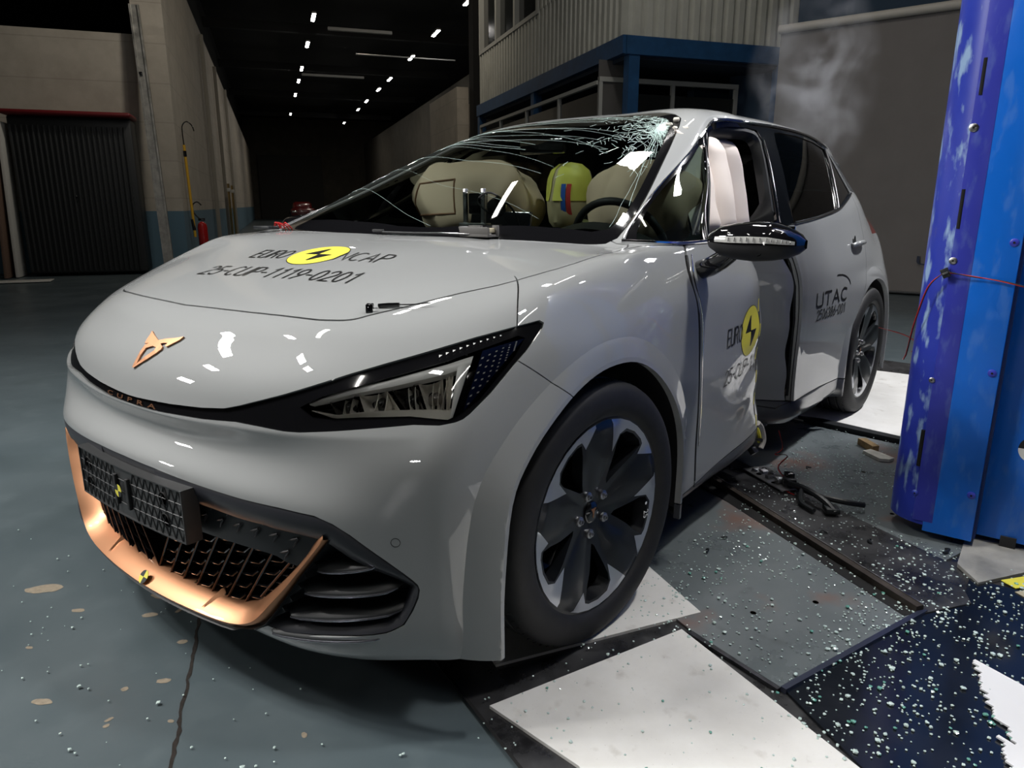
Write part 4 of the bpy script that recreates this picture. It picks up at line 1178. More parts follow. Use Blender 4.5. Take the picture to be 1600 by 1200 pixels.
# crash test dummy, head between the front seats
dm = empty('crash_test_dummy', (-1.28,.085,.495), 0, 'crash test dummy with yellow, blue and red paint on its head behind the windshield', 'dummy')
SKIN = mat('dummy_vinyl', (.50,.42,.26), .5); YP = mat('yellow_grease_paint', (.68,.66,.12), .5); BP_ = mat('blue_grease_paint', (.03,.12,.5), .45); RP = mat('red_grease_paint', (.55,.05,.05), .45); YV = mat('yellow_vest', (.50,.50,.22), .8)
b = MB(); rows = []
prof = [(.0,-.125,0),(.045,-.12,.03),(.060,-.10,.03),(.072,-.06,.02),(.080,-.015,.012),(.086,.03,.0),(.086,.07,-.008),(.074,.105,-.01),(.045,.128,-.01),(.0,.136,-.01)]
for r, z, xo in prof:
    row = []
    for k in range(28):
        a = 2*math.pi*k/28; x = r*1.2*math.cos(a)+xo; y = r*math.sin(a)
        if abs(y) < .02 and x > 0 and -.05 < z < .05: x += .018*(1-abs(z)/.05)     # nose
        if abs(abs(y)-.03) < .016 and x > 0 and .01 < z < .06: x -= .008             # eye sockets
        row.append(Vector((x, y, z)))
    rows.append(row)
HC = Vector((.20,-.02,.655)); b.grid([[p + HC for p in r] for r in rows], close_u=True); head = b.build('head', SKIN, dm)
b = MB(); rr = [[HC + Vector((p.x*1.03, p.y*1.03, p.z*1.02)) for p in r[0:9]+r[-9:]] for r in rows[4:]]
b.grid([r for r in rr]); b.build('yellow_paint', YP, head)
for yy, m, w in ((.028,BP_,.016),(.046,RP,.014)):
    b = MB(); b.grid([[HC + Vector(((.1*math.sqrt(max(0.05,1-(q/.086)**2-(z/.15)**2)))+.012, q, z)) for q in (yy, yy+w*.5, yy+w)] for z in [-.07+.015*i for i in range(9)]]); b.build('paint_stripe', m, head)
b = MB(); b.tube([(-.05,0,.0),(-.02,0,.2),(.05,-.01,.36),(.10,-.015,.46),(.14,-.02,.54)], .15, n=24, radii=[.15,.16,.17,.12,.055]); b.tube([(.05,.15,.38),(.22,.22,.28),(.38,.18,.36)], .05, n=14, radii=[.055,.048,.035]); b.tube([(.05,-.16,.38),(.20,-.22,.26),(.34,-.16,.34)], .05, n=14, radii=[.055,.048,.035])
b.build('torso', YV, dm)
# ------------------------------------------------------------------ mirror, chrome strips, handle, decals, cracks
def on_side(x, z, s=1, out=0.0, part='free'):
    h, n, i, d = ref_bvh.ray_cast(Vector((x, 2*s, z)), Vector((0,-s,0)))
    nn = ref_normal(h); return deform(h + nn*out, part)
def chrome_line(pts, r, out=.003, part='body_shell', name='window_trim', m=CHROME, sides=(1,-1), n=3):
    for s in sides:
        b = MB(); P = [on_side(p[0], p[1], s, out, part) for p in rnd_outline([Vector(q) for q in pts], n)]
        b.tube(P, r, n=8); b.build(name, m, CAR)
chrome_line([(-.40,1.012),(-.50,1.006),(-.62,1.002),(-.80,1.003),(-1.0,1.004),(-1.08,1.005)], .0065)
chrome_line([(-1.64,1.045),(-1.9,1.063),(-2.25,1.097),(-2.45,1.134),(-2.66,1.178)], .0065, part='free')
chrome_line([(-1.12,1.345),(-1.26,1.390),(-1.42,1.424),(-1.64,1.445),(-1.80,1.453)], .0055)
chrome_line([(-1.80,1.453),(-2.0,1.456),(-2.3,1.452),(-2.55,1.430),(-2.66,1.408)], .0055, part='free')
chrome_line([(-.42,1.02),(-.60,1.098),(-.80,1.194),(-1.10,1.336)], .0035)
chrome_line([(-.775,1.010),(-.90,1.10),(-1.02,1.19),(-1.135,1.318)], .0045, part='body_shell')
chrome_line([(-1.66,1.38),(-1.61,1.25),(-1.50,1.05)], .003, part='free')
chrome_line([(-2.27,1.10),(-2.43,1.245),(-2.62,1.405)], .0045, part='free')
# rubber seal standing in the torn gap in front of the rear door
for dx, r, out in ((-.022,.011,-.012),(-.004,.006,-.030)):
    P = [on_side(x+dx, z, 1, out, 'rear_door') for x, z in ((-1.50,.98),(-1.515,.90),(-1.53,.80),(-1.56,.66),(-1.60,.48),(-1.64,.31))]
    b = MB(); b.tube([p.lerp(q, t/3) for p, q in zip(P, P[1:]) for t in range(3)]+[P[-1]], r, n=10); b.build('door_seal', RUBBER, CAR)
P = [on_side(x, z, 1, -.004, 'rear_door') for x, z in ((-.575,.97),(-.530,.90),(-.5395,.80),(-.553,.66),(-.590,.49),(-.611,.36),(-.626,.24))]
b = MB(); b.tube(rnd_outline(P, 3), .0055, n=8); b.build('door_seal', RUBBER, CAR)
P = [on_side(x, z, 1, .002, 'rear_door') for x, z in ((-.600,.97),(-.545,.90),(-.5555,.80),(-.570,.66),(-.606,.49),(-.628,.36))]
b = MB(); b.tube(rnd_outline(P, 3), .0022, n=8); b.build('door_edge', CHROME, CAR)
# inner door frame on the left where the glass has gone
b = MB(); FR = [(-.83,1.02),(-.95,1.10),(-1.07,1.20),(-1.175,1.305),(-1.27,1.352),(-1.42,1.388),(-1.55,1.405),(-1.625,1.400),(-1.635,1.36),(-1.58,1.24),(-1.50,1.10),(-1.455,1.03)]
rows = []
for p in rnd_outline([Vector(q) for q in FR], 3):
    c = Vector((-1.3, 1.2)); d = (c-p).normalized()
    rows.append([on_side(p.x-d.x*.02, p.y-d.y*.02, 1, -.006, 'body_shell'), on_side(p.x, p.y, 1, -.008, 'body_shell'), on_side(p.x+d.x*.012, p.y+d.y*.012, 1, -.02, 'body_shell'), on_side(p.x+d.x*.014, p.y+d.y*.014, 1, -.05, 'body_shell')])
b.grid(rows); b.build('window_seal', SATIN, CAR)
# door handle in its scoop
for s in (1,-1):
    b = MB(); P = [on_side(x, z, s, o, 'free') for x, z, o in ((-2.335,.925,.004),(-2.37,.929,.020),(-2.44,.932,.026),(-2.51,.932,.020),(-2.545,.930,.004))]
    b.tube(rnd_outline(P, 4), .012, n=12); b.build('door_handle', PAINT, rdoors[0 if s > 0 else 1])
    b = MB(); c = on_side(-2.40,.930, s, .0012,'free'); n_ = Vector((0,s,0.1)); b.lathe([(.0,0),(.030,0)], M=Matrix.Translation(c) @ n_.to_track_quat('Z','Y').to_matrix().to_4x4() @ Matrix.Diagonal((.8,1.5,1,1)), n=24); b.build('handle_scoop', SATIN, rdoors[0 if s > 0 else 1])
# spoiler fin and red lamp edge at the back are part of the shell; right-hand rim of the spoiler
for s in (1,-1):
    b = MB(); P = [deform(Vector(p) if s > 0 else Vector((p[0],-p[1],p[2])), 'free') for p in ((-2.98,.50,1.405),(-3.30,.48,1.36),(-3.46,.46,1.30),(-3.44,.47,1.24),(-3.2,.50,1.29),(-2.98,.55,1.33))]
    v = [b.bm.verts.new(p) for p in P] ; w_ = [b.bm.verts.new(p - Vector((0,.03*s,0))) for p in P]
    b.bm.faces.new(v); b.bm.faces.new(w_[::-1])
    for k in range(len(P)): b.bm.faces.new((v[k], v[(k+1)%len(P)], w_[(k+1)%len(P)], w_[k]))
    b.build('spoiler_fin', SATIN, CAR, smooth=False)
# side mirrors
HALO = mat('indicator_lens', (.75,.75,.72), .12, metal=.3, coat=1.0)
def side_mirror(s):
    def MP(x, y, z): return Vector((x, y*s, z))
    T = [ # y, x centre, z centre, half x, half z
      (.890,-.555,1.022,.012,.008),(.905,-.555,1.020,.045,.026),(.935,-.555,1.019,.068,.042),(.98,-.556,1.018,.080,.052),(1.03,-.560,1.018,.082,.056),(1.08,-.566,1.018,.076,.052),(1.115,-.574,1.015,.064,.042),(1.14,-.584,1.013,.045,.028),(1.155,-.594,1.012,.018,.012)]
    def ring(t, a0, a1, n, k=1.0):
        y, xc, zc, hx, hz = t; R = []
        for q in range(n+1):
            a = a0+(a1-a0)*q/n; c, sn = math.cos(a), math.sin(a)
            x = xc + hx*k*math.copysign(abs(c)**.85, c); z = zc + hz*k*math.copysign(abs(sn)**.9, sn)
            if x < xc-hx*.55: x = xc-hx*.55
            R.append(MP(x, y, z))
        return R
    fd = fdoors[0 if s > 0 else 1]
    TT = []
    for a, c in zip(T, T[1:]):
        for q in range(3): TT.append(tuple(a[i]+(c[i]-a[i])*q/3 for i in range(5)))
    TT.append(T[-1])
    b = MB(); b.grid([ring(t, math.radians(-5), math.radians(185), 16) for t in TT]); up = b.build('mirror_cap', BLACK, fd, angle=70)
    b = MB(); b.grid([ring(t, math.radians(-185), math.radians(-3), 16, .985) for t in TT]); b.build('mirror_housing', MATTE, fd, angle=70)
    b = MB(); b.grid([[p + Vector((.003,0,0)) for p in ring(t, math.radians(-1), math.radians(15), 3, 1.0)] for t in TT[6:-3]]); b.build('mirror_indicator', HALO, fd, angle=70)
    b = MB()
    for t in TT[9:-4]:
        p = ring(t, math.radians(2), math.radians(12), 1, 1.03); b.tube([p[0]+Vector((.004,0,0)), p[1]+Vector((.003,0,0))], .0012, n=5)
    b.build('indicator_rib', CHROME, fd)
    b = MB(); b.box(MP(-.600,1.02,1.018), (.004,.20,.085), bev=.002); b.build('mirror_glass', CHROME, fd)
    b = MB(); P = [MP(-.62,.845,.925), MP(-.605,.885,.940), MP(-.585,.925,.962), MP(-.575,.955,.985)]
    for i, p in enumerate(P): pass
    b.tube(P, .03, n=16, radii=[.030,.030,.028,.026]); b.build('mirror_arm', BLACK, fd)
    b = MB(); b.lathe([(0,.0),(.010,.0),(.012,-.004)], M=Matrix.Translation(MP(-.497,1.055,.990)) @ Vector((1,0,-.5)).to_track_quat('Z','Y').to_matrix().to_4x4(), n=20); b.build('mirror_camera', BLACK, fd)
side_mirror(1); side_mirror(-1)
# ---- decals follow the paint
def bvh_of(o): 
    return BVHTree.FromPolygons([v.co.copy() for v in o.data.vertices], [tuple(p.vertices) for p in o.data.polygons])
def stick(me, org, u, v, d, bvh, out=.0009):
    """lay a flat outline on the paint: (x, y) of the mesh run along u and v from org, projected along d"""
    bm_ = bmesh.new(); bm_.from_mesh(me); bmesh.ops.triangulate(bm_, faces=bm_.faces)
    for _ in range(3):
        es = [e for e in bm_.edges if e.calc_length() > .02]
        if es: bmesh.ops.subdivide_edges(bm_, edges=es, cuts=1); bmesh.ops.triangulate(bm_, faces=bm_.faces)
    bm_.to_mesh(me); bm_.free()
    org, u, v, d = Vector(org), Vector(u), Vector(v), Vector(d).normalized()
    for q in me.vertices:
        p = org + u*q.co.x + v*q.co.y; h, n, i, ds = bvh.ray_cast(p - d*.6, d)
        q.co = (h - d*out) if h is not None else p
def sub_poly(pts, step=.01):
    """triangulated filled outline with interior points so it can bend"""
    from mathutils.geometry import delaunay_2d_cdt
    P = []
    n = len(pts)
    for i in range(n):
        a, c = Vector(pts[i]), Vector(pts[(i+1)%n]); k = max(1, int((c-a).length/step))
        P += [a.lerp(c, t/k) for t in range(k)]
    m = len(P); xs = [p.x for p in P]; ys = [p.y for p in P]; inner = []
    x = min(xs)+step
    while x < max(xs):
        y = min(ys)+step
        while y < max(ys): inner.append(Vector((x,y))); y += step
        x += step
    r = delaunay_2d_cdt(P+inner, [], [list(range(m))], 1, 1e-6)
    me = D.meshes.new('film'); me.from_pydata([(v.x, v.y, 0) for v in r[0]], [], [list(f) for f in r[2]]); return me
def circle2(c, r, n=48): return [(c[0]+r*math.cos(2*math.pi*k/n), c[1]+r*math.sin(2*math.pi*k/n)) for k in range(n)]
def put(me, name, m, parent, *a, **k):
    stick(me, *a, **k); me.name = name; me.materials.clear(); me.materials.append(m); return link(D.objects.new(name, me), parent)
BOLT_U = [(-.012,.004),(.30,.50),(.06,.95),(0,.98),(0,.10),(-.44,.05)]
def roundel(org, u, v, d, bvh, r, parent):
    put(sub_poly(circle2((0,0), r*1.03)), 'roundel_edge', INK, parent, org, u, v, d, bvh, out=.0008)
    put(sub_poly(circle2((0,0), r)), 'roundel', YELLOW, parent, org, u, v, d, bvh, out=.0012)
    Q = [(0,-.02),(.0,.62),(-.10,.62),(-.58,-.02)]; Q2 = [(-x,-y) for x,y in Q]
    for q in (Q, Q2): put(sub_poly([(x*r,y*r) for x,y in q]), 'roundel_bolt', INK, parent, org, u, v, d, bvh, out=.0017)
hb = bvh_of(hood)
def arc(cx, cy, rx, ry, a0, a1, n=7): return [(cx+rx*math.cos(math.radians(a0+(a1-a0)*k/n)), cy+ry*math.sin(math.radians(a0+(a1-a0)*k/n))) for k in range(n+1)]
R_ = .18
GLY = {'E': (.55, [[(.55,1),(0,1),(0,0),(.55,0)],[(0,.5),(.5,.5)]]),
 'U': (.66, [[(0,1)]+arc(R_,R_,R_,R_,180,270,4)+arc(.66-R_,R_,R_,R_,270,360,4)+[(.66,1)]]),
 'R': (.62, [[(0,0),(0,1)]+arc(.40,.76,.22,.24,90,-90)+[(0,.52)],[(.36,.52),(.62,0)]]),
 'O': (.78, [arc(.39,.5,.39,.5,0,360,20)]),
 'N': (.68, [[(0,0),(0,1),(.68,0),(.68,1)]]),
 'C': (.66, [arc(.36,.5,.36,.5,55,305,14)]),
 'A': (.70, [[(0,0),(.35,1),(.70,0)],[(.12,.33),(.58,.33)]]),
 'P': (.58, [[(0,0),(0,1)]+arc(.36,.74,.22,.26,90,-90)+[(0,.48)]]),
 'T': (.66, [[(0,1),(.66,1)],[(.33,1),(.33,0)]]),
 '-': (.34, [[(0,.45),(.34,.45)]]),
 '0': (.56, [arc(.28,.5,.28,.5,0,360,20)]),
 '1': (.46, [[(.08,.80),(.32,1),(.32,0)]]),
 '2': (.54, [arc(.27,.73,.27,.27,165,-30,9)+[(0,0),(.56,0)]]),
 '3': (.54, [arc(.24,.75,.26,.25,150,-80,8)+arc(.24,.26,.29,.26,80,-150,8)]),
 '5': (.54, [[(.50,1),(.08,1),(.03,.55)]+arc(.25,.32,.29,.32,100,-140,10)]),
 '6': (.54, [[(.44,1),(.12,.60)]+arc(.27,.30,.27,.30,150,510,16)]),
 '8': (.54, [arc(.27,.76,.23,.24,-90,270,14),arc(.27,.26,.27,.26,90,450,14)]),
 '9': (.54, [arc(.27,.70,.27,.30,-30,330,16)+[(.42,.40),(.10,0)]])}
def stroke_text(t, h, w, gap=.24, width=None, slant=0.0):
    """monoline lettering like plotter-cut film; h height, w stroke width"""
    b = bmesh.new(); x = 0.0; adv = sum(GLY[c][0] for c in t) + gap*(len(t)-1); kx = (width/adv) if width else h
    for c in t:
        gw, lines = GLY[c]
        for L in lines:
            P = [Vector(((x+p[0])*kx + slant*p[1]*h, p[1]*h)) for p in L]; Lf, Rt = [], []
            closed = (P[0]-P[-1]).length < 1e-6
            for i in range(len(P)):
                a = P[i-1] if i > 0 else (P[-2] if closed else P[i]); d = P[i+1] if i < len(P)-1 else (P[1] if closed else P[i])
                d1 = (P[i]-a); d2 = (d-P[i]); d1 = d1.normalized() if d1.length > 1e-9 else d2.normalized(); d2 = d2.normalized() if d2.length > 1e-9 else d1
                n = Vector((-(d1.y+d2.y), d1.x+d2.x)); n.normalize(); n1 = Vector((-d1.y, d1.x)); k = 1/max(.45, n.dot(n1)); e = Vector((0,0))
                if not closed and i == 0: e = -d2*w*.5
                if not closed and i == len(P)-1: e = d1*w*.5
                Lf.append(b.verts.new(tuple(P[i]+n*w/2*k+e)+(0,))); Rt.append(b.verts.new(tuple(P[i]-n*w/2*k+e)+(0,)))
            for i in range(len(P)-1): b.faces.new((Lf[i], Rt[i], Rt[i+1], Lf[i+1]))
        x += gw + gap
    me = D.meshes.new('lettering'); b.to_mesh(me); b.free(); return me
def word(t, h, w, org, u, v, d, bvh, parent, width, out=.0016, gap=.24):
    return put(stroke_text(t, h, w, gap, width), 'lettering', INK, parent, org, u, v, d, bvh, out=out)
U = Vector((-.06,1,0)); Vv = Vector((-1,-.25,0))
roundel((.143,-.012,1), U, Vv, (0,0,-1), hb, .098, hood)
word('EURO', .075, .0062, (.2080,-.265,1), U, Vv, (0,0,-1), hb, hood, .150)
word('NCAP', .075, .0062, (.1790,.094,1), U, Vv, (0,0,-1), hb, hood, .190)
word('25-CUP-1119-0201', .074, .0062, (.3790,-.265,1), Vector((-.075,1,0)), Vv, (0,0,-1), hb, hood, .605)
db_ = bvh_of(fdoors[0])
roundel((-.990,2,.690), (-1,0,.03), (0,0,1), (0,-1,0), db_, .088, fdoors[0])
word('EURO', .056, .0060, (-.775,2,.664), (-1,0,.03), (0,0,1), (0,-1,0), db_, fdoors[0], .135)
word('25-CUP-1119', .052, .0058, (-.785,2,.528), (-1,0,.035), (0,0,1), (0,-1,0), db_, fdoors[0], .395)
rb = bvh_of(rdoors[0])
word('UTAC', .056, .0105, (-1.765,2,.688), (-1,0,-.01), (0,0,1), (0,-1,0), rb, rdoors[0], .43)
word('2506386-001', .043, .0062, (-1.785,2,.628), (-1,0,-.01), (0,0,1), (0,-1,0), rb, rdoors[0], .40)
A_ = [(.30+.18*math.cos(t), .055+.055*math.sin(t)) for t in [1.7-1.75*k/14 for k in range(15)]]; A_ += [(.30+.17*math.cos(t), .052+.050*math.sin(t)) for t in [-.05+1.75*k/14 for k in range(15)]]
put(sub_poly(A_, .006), 'logo_swoosh', INK, rdoors[0], (-1.765,2,.703), (-1,0,-.01), (0,0,1), (0,-1,0), rb)
# striped measuring tape on the dent edge of the door
z = .795; k = 0
while z > .30:
    x = -1.062 - (.80-z)*.25
    put(sub_poly([(0,0),(.012,0),(.012,-.046),(0,-.046)]), 'striped_tape', (YELLOW, INK)[k % 2], fdoors[0], (x,2,z), (-1,0,0), (0,0,1), (0,-1,0), db_, out=.001); z -= .046; k += 1
# ---- cracked windshield
wb = bvh_of(wsg)
CRK = mat('crack_white', (.62,.80,.76), .35)
def wpt(x, y, out=.0008):
    h, n, i, d = wb.ray_cast(Vector((x, y, 3)), Vector((0,0,-1))); return None if h is None else h + Vector((.5,0,.85))*out
cr = MB(); rnd = random.Random(5); c0 = Vector((-1.055,.47))
def cline(pts, r):
    P = [wpt(*p) for p in pts]; P = [p for p in P if p is not None]
    if len(P) > 1: cr.tube(P, r, n=3, cap=False)
for k in range(62):
    a = math.radians(-150 + 190*rnd.random()); L = .06+rnd.random()**2*.85; n = int(6+L*22); p = c0.copy(); pts = [tuple(p)]; a0 = a
    for q in range(n):
        a += rnd.uniform(-.09,.09); p = p + Vector((math.cos(a+math.pi/2+1.2), math.sin(a+math.pi/2+1.2)))*L/n; pts.append(tuple(p))
    cline(pts, .00035+.0003*rnd.random())
for k in range(17):       # long bands running across to the other side
    x = -1.10+.85*rnd.random()**1.3; y = .50*rnd.random()+.05; pts = []; a = math.radians(-90-rnd.uniform(2,22)*1)
    for q in range(26):
        pts.append((x, y)); a += rnd.uniform(-.03,.035); x += math.cos(a)*.038; y += math.sin(a)*.038
    cline(pts, .00022+.00016*rnd.random())
for k in range(620):      # crazed corner
    r = abs(rnd.gauss(0,.115)); t = rnd.uniform(0,2*math.pi); p = c0 + Vector((math.cos(t)*r*1.2+.02, math.sin(t)*r)); a = rnd.uniform(0,math.pi)
    pts = [tuple(p)]
    for q in range(3):
        a += rnd.uniform(-.7,.7); p = p + Vector((math.cos(a), math.sin(a)))*.011; pts.append(tuple(p))
    cline(pts, .0005)
o = cr.build('crack', CRK, wsg, smooth=False, recalc=False); tag(o, kind='stuff')
# torn white headliner foam in the upper corner
b = MB(); P = [Vector(q) for q in ((-1.085,.500,1.395),(-1.13,.495,1.415),(-1.15,.53,1.405),(-1.115,.545,1.380),(-1.09,.525,1.380))]
for i in range(8):
    q = P[i%5] + Vector((rnd.uniform(-.01,.01), rnd.uniform(-.01,.01), .012)); b.box(q, (.022,.014,.012), rz=rnd.random()*3, rx=rnd.random(), bev=.003)
b.build('torn_foam', mat('foam_white', (.72,.68,.62), .9), shell)
# wiper and cowl
b = MB(); P = []
for x, y in ((-.195,-.10),(-.185,-.03),(-.190,.06),(-.205,.16),(-.225,.26)):
    h, n, i, d = bvh_of(wsf).ray_cast(Vector((x-.02,y,3)), Vector((0,0,-1))) if False else (None,)*4
    P.append(Vector((x+.004, y, 1.030 - .06*(y*y) + (.0 if x > -.2 else .002))))
b.tube(P, .0035, n=6); b.box(P[0]+Vector((0,-.02,.004)), (.012,.05,.010), bev=.003); wi = b.build('wiper', MATTE, CAR)
b = MB(); b.tube([p+Vector((.004,0,.003)) for p in P], .0009, n=4); b.build('wiper_edge', CHROME, wi)
# door sill: crushed lower body and loose skirt end
rnd = random.Random(11)
b = MB(); rows = []
for k in range(37):
    x = -1.22 - 1.15*k/36; row = []
    for j in range(9):
        z = .30-.135*j/8; base = .845 - .20*math.exp(-((x+1.47)/.17)**2) - .02*j/8
        n1 = noise.noise(Vector((x*11, z*16, 3)))*.030*math.exp(-((x+1.6)/.5)**2) + noise.noise(Vector((x*26, z*30, 5)))*.010
        row.append(deform(Vector((x, base+n1, z + noise.noise(Vector((x*9, z*9, 9)))*.01)), 'free'))
    rows.append(row)
b.grid(rows); b.build('crushed_sill', mat('bare_dark_metal', (.10,.10,.11), .3, metal=.8, noise_scale=14, noise_amt=.6), CAR, angle=25)
p0 = Vector((-1.42,.80,.175))
for k in range(9):
    b = MB(); b.box(p0 + Vector((rnd.uniform(-.08,.12), rnd.uniform(-.05,.05), rnd.uniform(-.03,.05))), (rnd.uniform(.02,.07), rnd.uniform(.01,.03), rnd.uniform(.01,.04)), rz=rnd.random()*3, rx=rnd.random()*2, bev=.003); b.build('torn_bracket', mat('bare_dark_metal'), CAR)

b = MB(); b.box((-1.335,.845,.215), (.018,.012,.045), rx=.3, bev=.002); b.box((-1.345,.842,.185), (.012,.010,.03), rz=.4, bev=.002); b.build('loose_tape', YELLOW, CAR)
b = MB(); P = [(-1.22,.872,.292),(-1.29,.868,.25),(-1.315,.872,.20),(-1.30,.868,.165)]; b.tube(rnd_outline(P,4), .010, n=8, radii=None); b.build('frayed_skirt_edge', mat('foam_white'), sills[0])
# ------------------------------------------------------------------ the hall
def struct(o, name=None): o['kind'] = 'structure'; return o
def nmat(name, c1, c2, scale=3, rough=(.5,.8), detail=8, metal=0.0, extra=None, spec=.5, lo=.35, hi=.65, dist=0.0):
    """two-tone mottled surface"""
    m = D.materials.new(name); m.use_nodes = True; MATS[name] = m; nt = m.node_tree; b = nt.nodes['Principled BSDF']
    tc = nt.nodes.new('ShaderNodeTexCoord'); n = nt.nodes.new('ShaderNodeTexNoise'); n.inputs['Scale'].default_value = scale; n.inputs['Detail'].default_value = detail; n.inputs['Roughness'].default_value = .65; n.inputs['Distortion'].default_value = dist
    nt.links.new(tc.outputs['Object'], n.inputs['Vector'])
    mr = nt.nodes.new('ShaderNodeMapRange'); mr.inputs['From Min'].default_value = lo; mr.inputs['From Max'].default_value = hi; nt.links.new(n.outputs['Fac'], mr.inputs['Value'])
    mx = nt.nodes.new('ShaderNodeMix'); mx.data_type = 'RGBA'; mx.inputs[6].default_value = tuple(c1)+(1,); mx.inputs[7].default_value = tuple(c2)+(1,)
    nt.links.new(mr.outputs[0], mx.inputs[0]); nt.links.new(mx.outputs[2], b.inputs['Base Color'])
    r = nt.nodes.new('ShaderNodeMapRange'); r.inputs['To Min'].default_value = rough[0]; r.inputs['To Max'].default_value = rough[1]; nt.links.new(mr.outputs[0], r.inputs['Value']); nt.links.new(r.outputs[0], b.inputs['Roughness'])
    _set(b, 'Metallic', metal); _set(b, 'Specular IOR Level', spec)
    return m, nt, b, tc, mx
# floor: grey-green paint, worn patches, one crack, tool marks
fm, nt, b_, tc, mx = nmat('painted_floor', (.074,.098,.108), (.094,.119,.129), 1.6, (.30,.42))
def overlay(nt, b, prev, col, scale, lo, hi, vec=None, rough=None, amount=1.0, noise_detail=3):
    n = nt.nodes.new('ShaderNodeTexNoise'); n.inputs['Scale'].default_value = scale; n.inputs['Detail'].default_value = noise_detail
    if vec is None: tc_ = nt.nodes.new('ShaderNodeTexCoord'); vec = tc_.outputs['Object']
    nt.links.new(vec, n.inputs['Vector']); r = nt.nodes.new('ShaderNodeMapRange'); r.inputs['From Min'].default_value = lo; r.inputs['From Max'].default_value = hi; r.inputs['To Max'].default_value = amount
    nt.links.new(n.outputs['Fac'], r.inputs['Value']); m = nt.nodes.new('ShaderNodeMix'); m.data_type = 'RGBA'; m.inputs[7].default_value = tuple(col)+(1,)
    nt.links.new(r.outputs[0], m.inputs[0]); nt.links.new(prev, m.inputs[6]); nt.links.new(m.outputs[2], b.inputs['Base Color']); return m.outputs[2]
out = overlay(nt, b_, mx.outputs[2], (.135,.165,.175), 7, .55, .8, amount=.5)
out = overlay(nt, b_, out, (.06,.08,.085), 2.3, .55, .75, amount=.6)
bp = nt.nodes.new('ShaderNodeBump'); bp.inputs['Strength'].default_value = .25; bp.inputs['Distance'].default_value = .004
n2 = nt.nodes.new('ShaderNodeTexNoise'); n2.inputs['Scale'].default_value = 5; nt.links.new(tc.outputs['Object'], n2.inputs['Vector']); nt.links.new(n2.outputs['Fac'], bp.inputs['Height']); nt.links.new(bp.outputs['Normal'], b_.inputs['Normal'])
def hbox(b, A0, A1, B0, B1, z0, z1):
    """box given in hall axes"""
    c = H((A0+A1)/2, (B0+B1)/2, (z0+z1)/2); return b.box(c, (abs(A1-A0), abs(B1-B0), abs(z1-z0)), rz=HROT)
b = MB(); hbox(b, -9, 82, -16, 22, -.30, -.012); struct(b.build('floor', fm, smooth=False))
WALL, nt, b_, tc, mx = nmat('block_wall', (.40,.36,.30), (.50,.455,.385), 2.2, (.75,.9))
br = nt.nodes.new('ShaderNodeTexBrick'); br.inputs['Color1'].default_value = (1,1,1,1); br.inputs['Color2'].default_value = (.95,.95,.95,1); br.inputs['Mortar'].default_value = (.78,.78,.78,1)
br.inputs['Scale'].default_value = 1.0; br.inputs['Brick Width'].default_value = 1.2; br.inputs['Row Height'].default_value = .62; br.inputs['Mortar Size'].default_value = .008
mp = nt.nodes.new('ShaderNodeMapping'); mp.inputs['Rotation'].default_value = (math.pi/2, 0, 0)
ml = nt.nodes.new('ShaderNodeMix'); ml.data_type = 'RGBA'; ml.blend_type = 'MULTIPLY'; ml.inputs[0].default_value = 1
nt.links.new(tc.outputs['Object'], mp.inputs['Vector']); nt.links.new(mp.outputs[0], br.inputs['Vector']); nt.links.new(mx.outputs[2], ml.inputs[6]); nt.links.new(br.outputs[0], ml.inputs[7])
# painted blue up to shoulder height
sx = nt.nodes.new('ShaderNodeSeparateXYZ'); nt.links.new(tc.outputs['Object'], sx.inputs[0]); lt = nt.nodes.new('ShaderNodeMath'); lt.operation = 'LESS_THAN'; lt.inputs[1].default_value = 1.02
nt.links.new(sx.outputs['Z'], lt.inputs[0]); bl = nt.nodes.new('ShaderNodeMix'); bl.data_type = 'RGBA'; bl.inputs[7].default_value = (.105,.19,.25,1); nt.links.new(lt.outputs[0], bl.inputs[0]); nt.links.new(ml.outputs[2], bl.inputs[6]); nt.links.new(bl.outputs[2], b_.inputs['Base Color'])
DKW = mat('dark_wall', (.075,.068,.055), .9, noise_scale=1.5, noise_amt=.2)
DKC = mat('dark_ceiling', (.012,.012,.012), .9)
DKR = mat('dark_steel_door', (.03,.028,.025), .7)
def slab(name, A0, A1, B0, B1, z0, z1, m):
    o_ = D.objects.new(name, None); b = MB(); b.box((0,0,(z0+z1)/2), (abs(A1-A0), abs(B1-B0), z1-z0)); D.objects.remove(o_)
    o = b.build(name, m, smooth=False); o.location = H((A0+A1)/2, (B0+B1)/2, 0); o.rotation_euler = (0,0,HROT); return struct(o)
slab('wall_left_front', 14.0, 14.4, -14, -1.49, 0, 3.84, WALL)
slab('wall_left_pier', 14.0, 14.4, -1.96, -1.49, 3.84, 8.2, WALL)
slab('wall_left', 14.0, 70, -1.89, -1.49, 0, 5.6, WALL)
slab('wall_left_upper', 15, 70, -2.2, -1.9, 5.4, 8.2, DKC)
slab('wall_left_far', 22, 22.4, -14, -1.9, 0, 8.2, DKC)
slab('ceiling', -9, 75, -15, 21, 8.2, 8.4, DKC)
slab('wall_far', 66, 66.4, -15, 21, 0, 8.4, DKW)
slab('door_1', 65.7, 65.9, -.9, 4.3, 0, 5.2, DKR)
slab('wall_right_hall', 18.5, 21.4, 4.6, 4.9, 0, 4.0, WALL)
slab('wall_right_mid', 21.4, 21.8, 4.6, 12, 0, 4.0, WALL)
slab('wall_right_far', 30, 66, 8.0, 8.3, 0, 6.3, DKW)
slab('wall_right_end', 18, 18.4, 4.9, 12, 0, 8.2, DKC)
slab('wall_back', 10.4, 10.6, 6.4, 21, 0, 8.2, mat('blue_wall', (.025,.05,.085), .8))
slab('wall_rear', -8.8, -8.5, -15, 21, 0, 8.2, DKW)
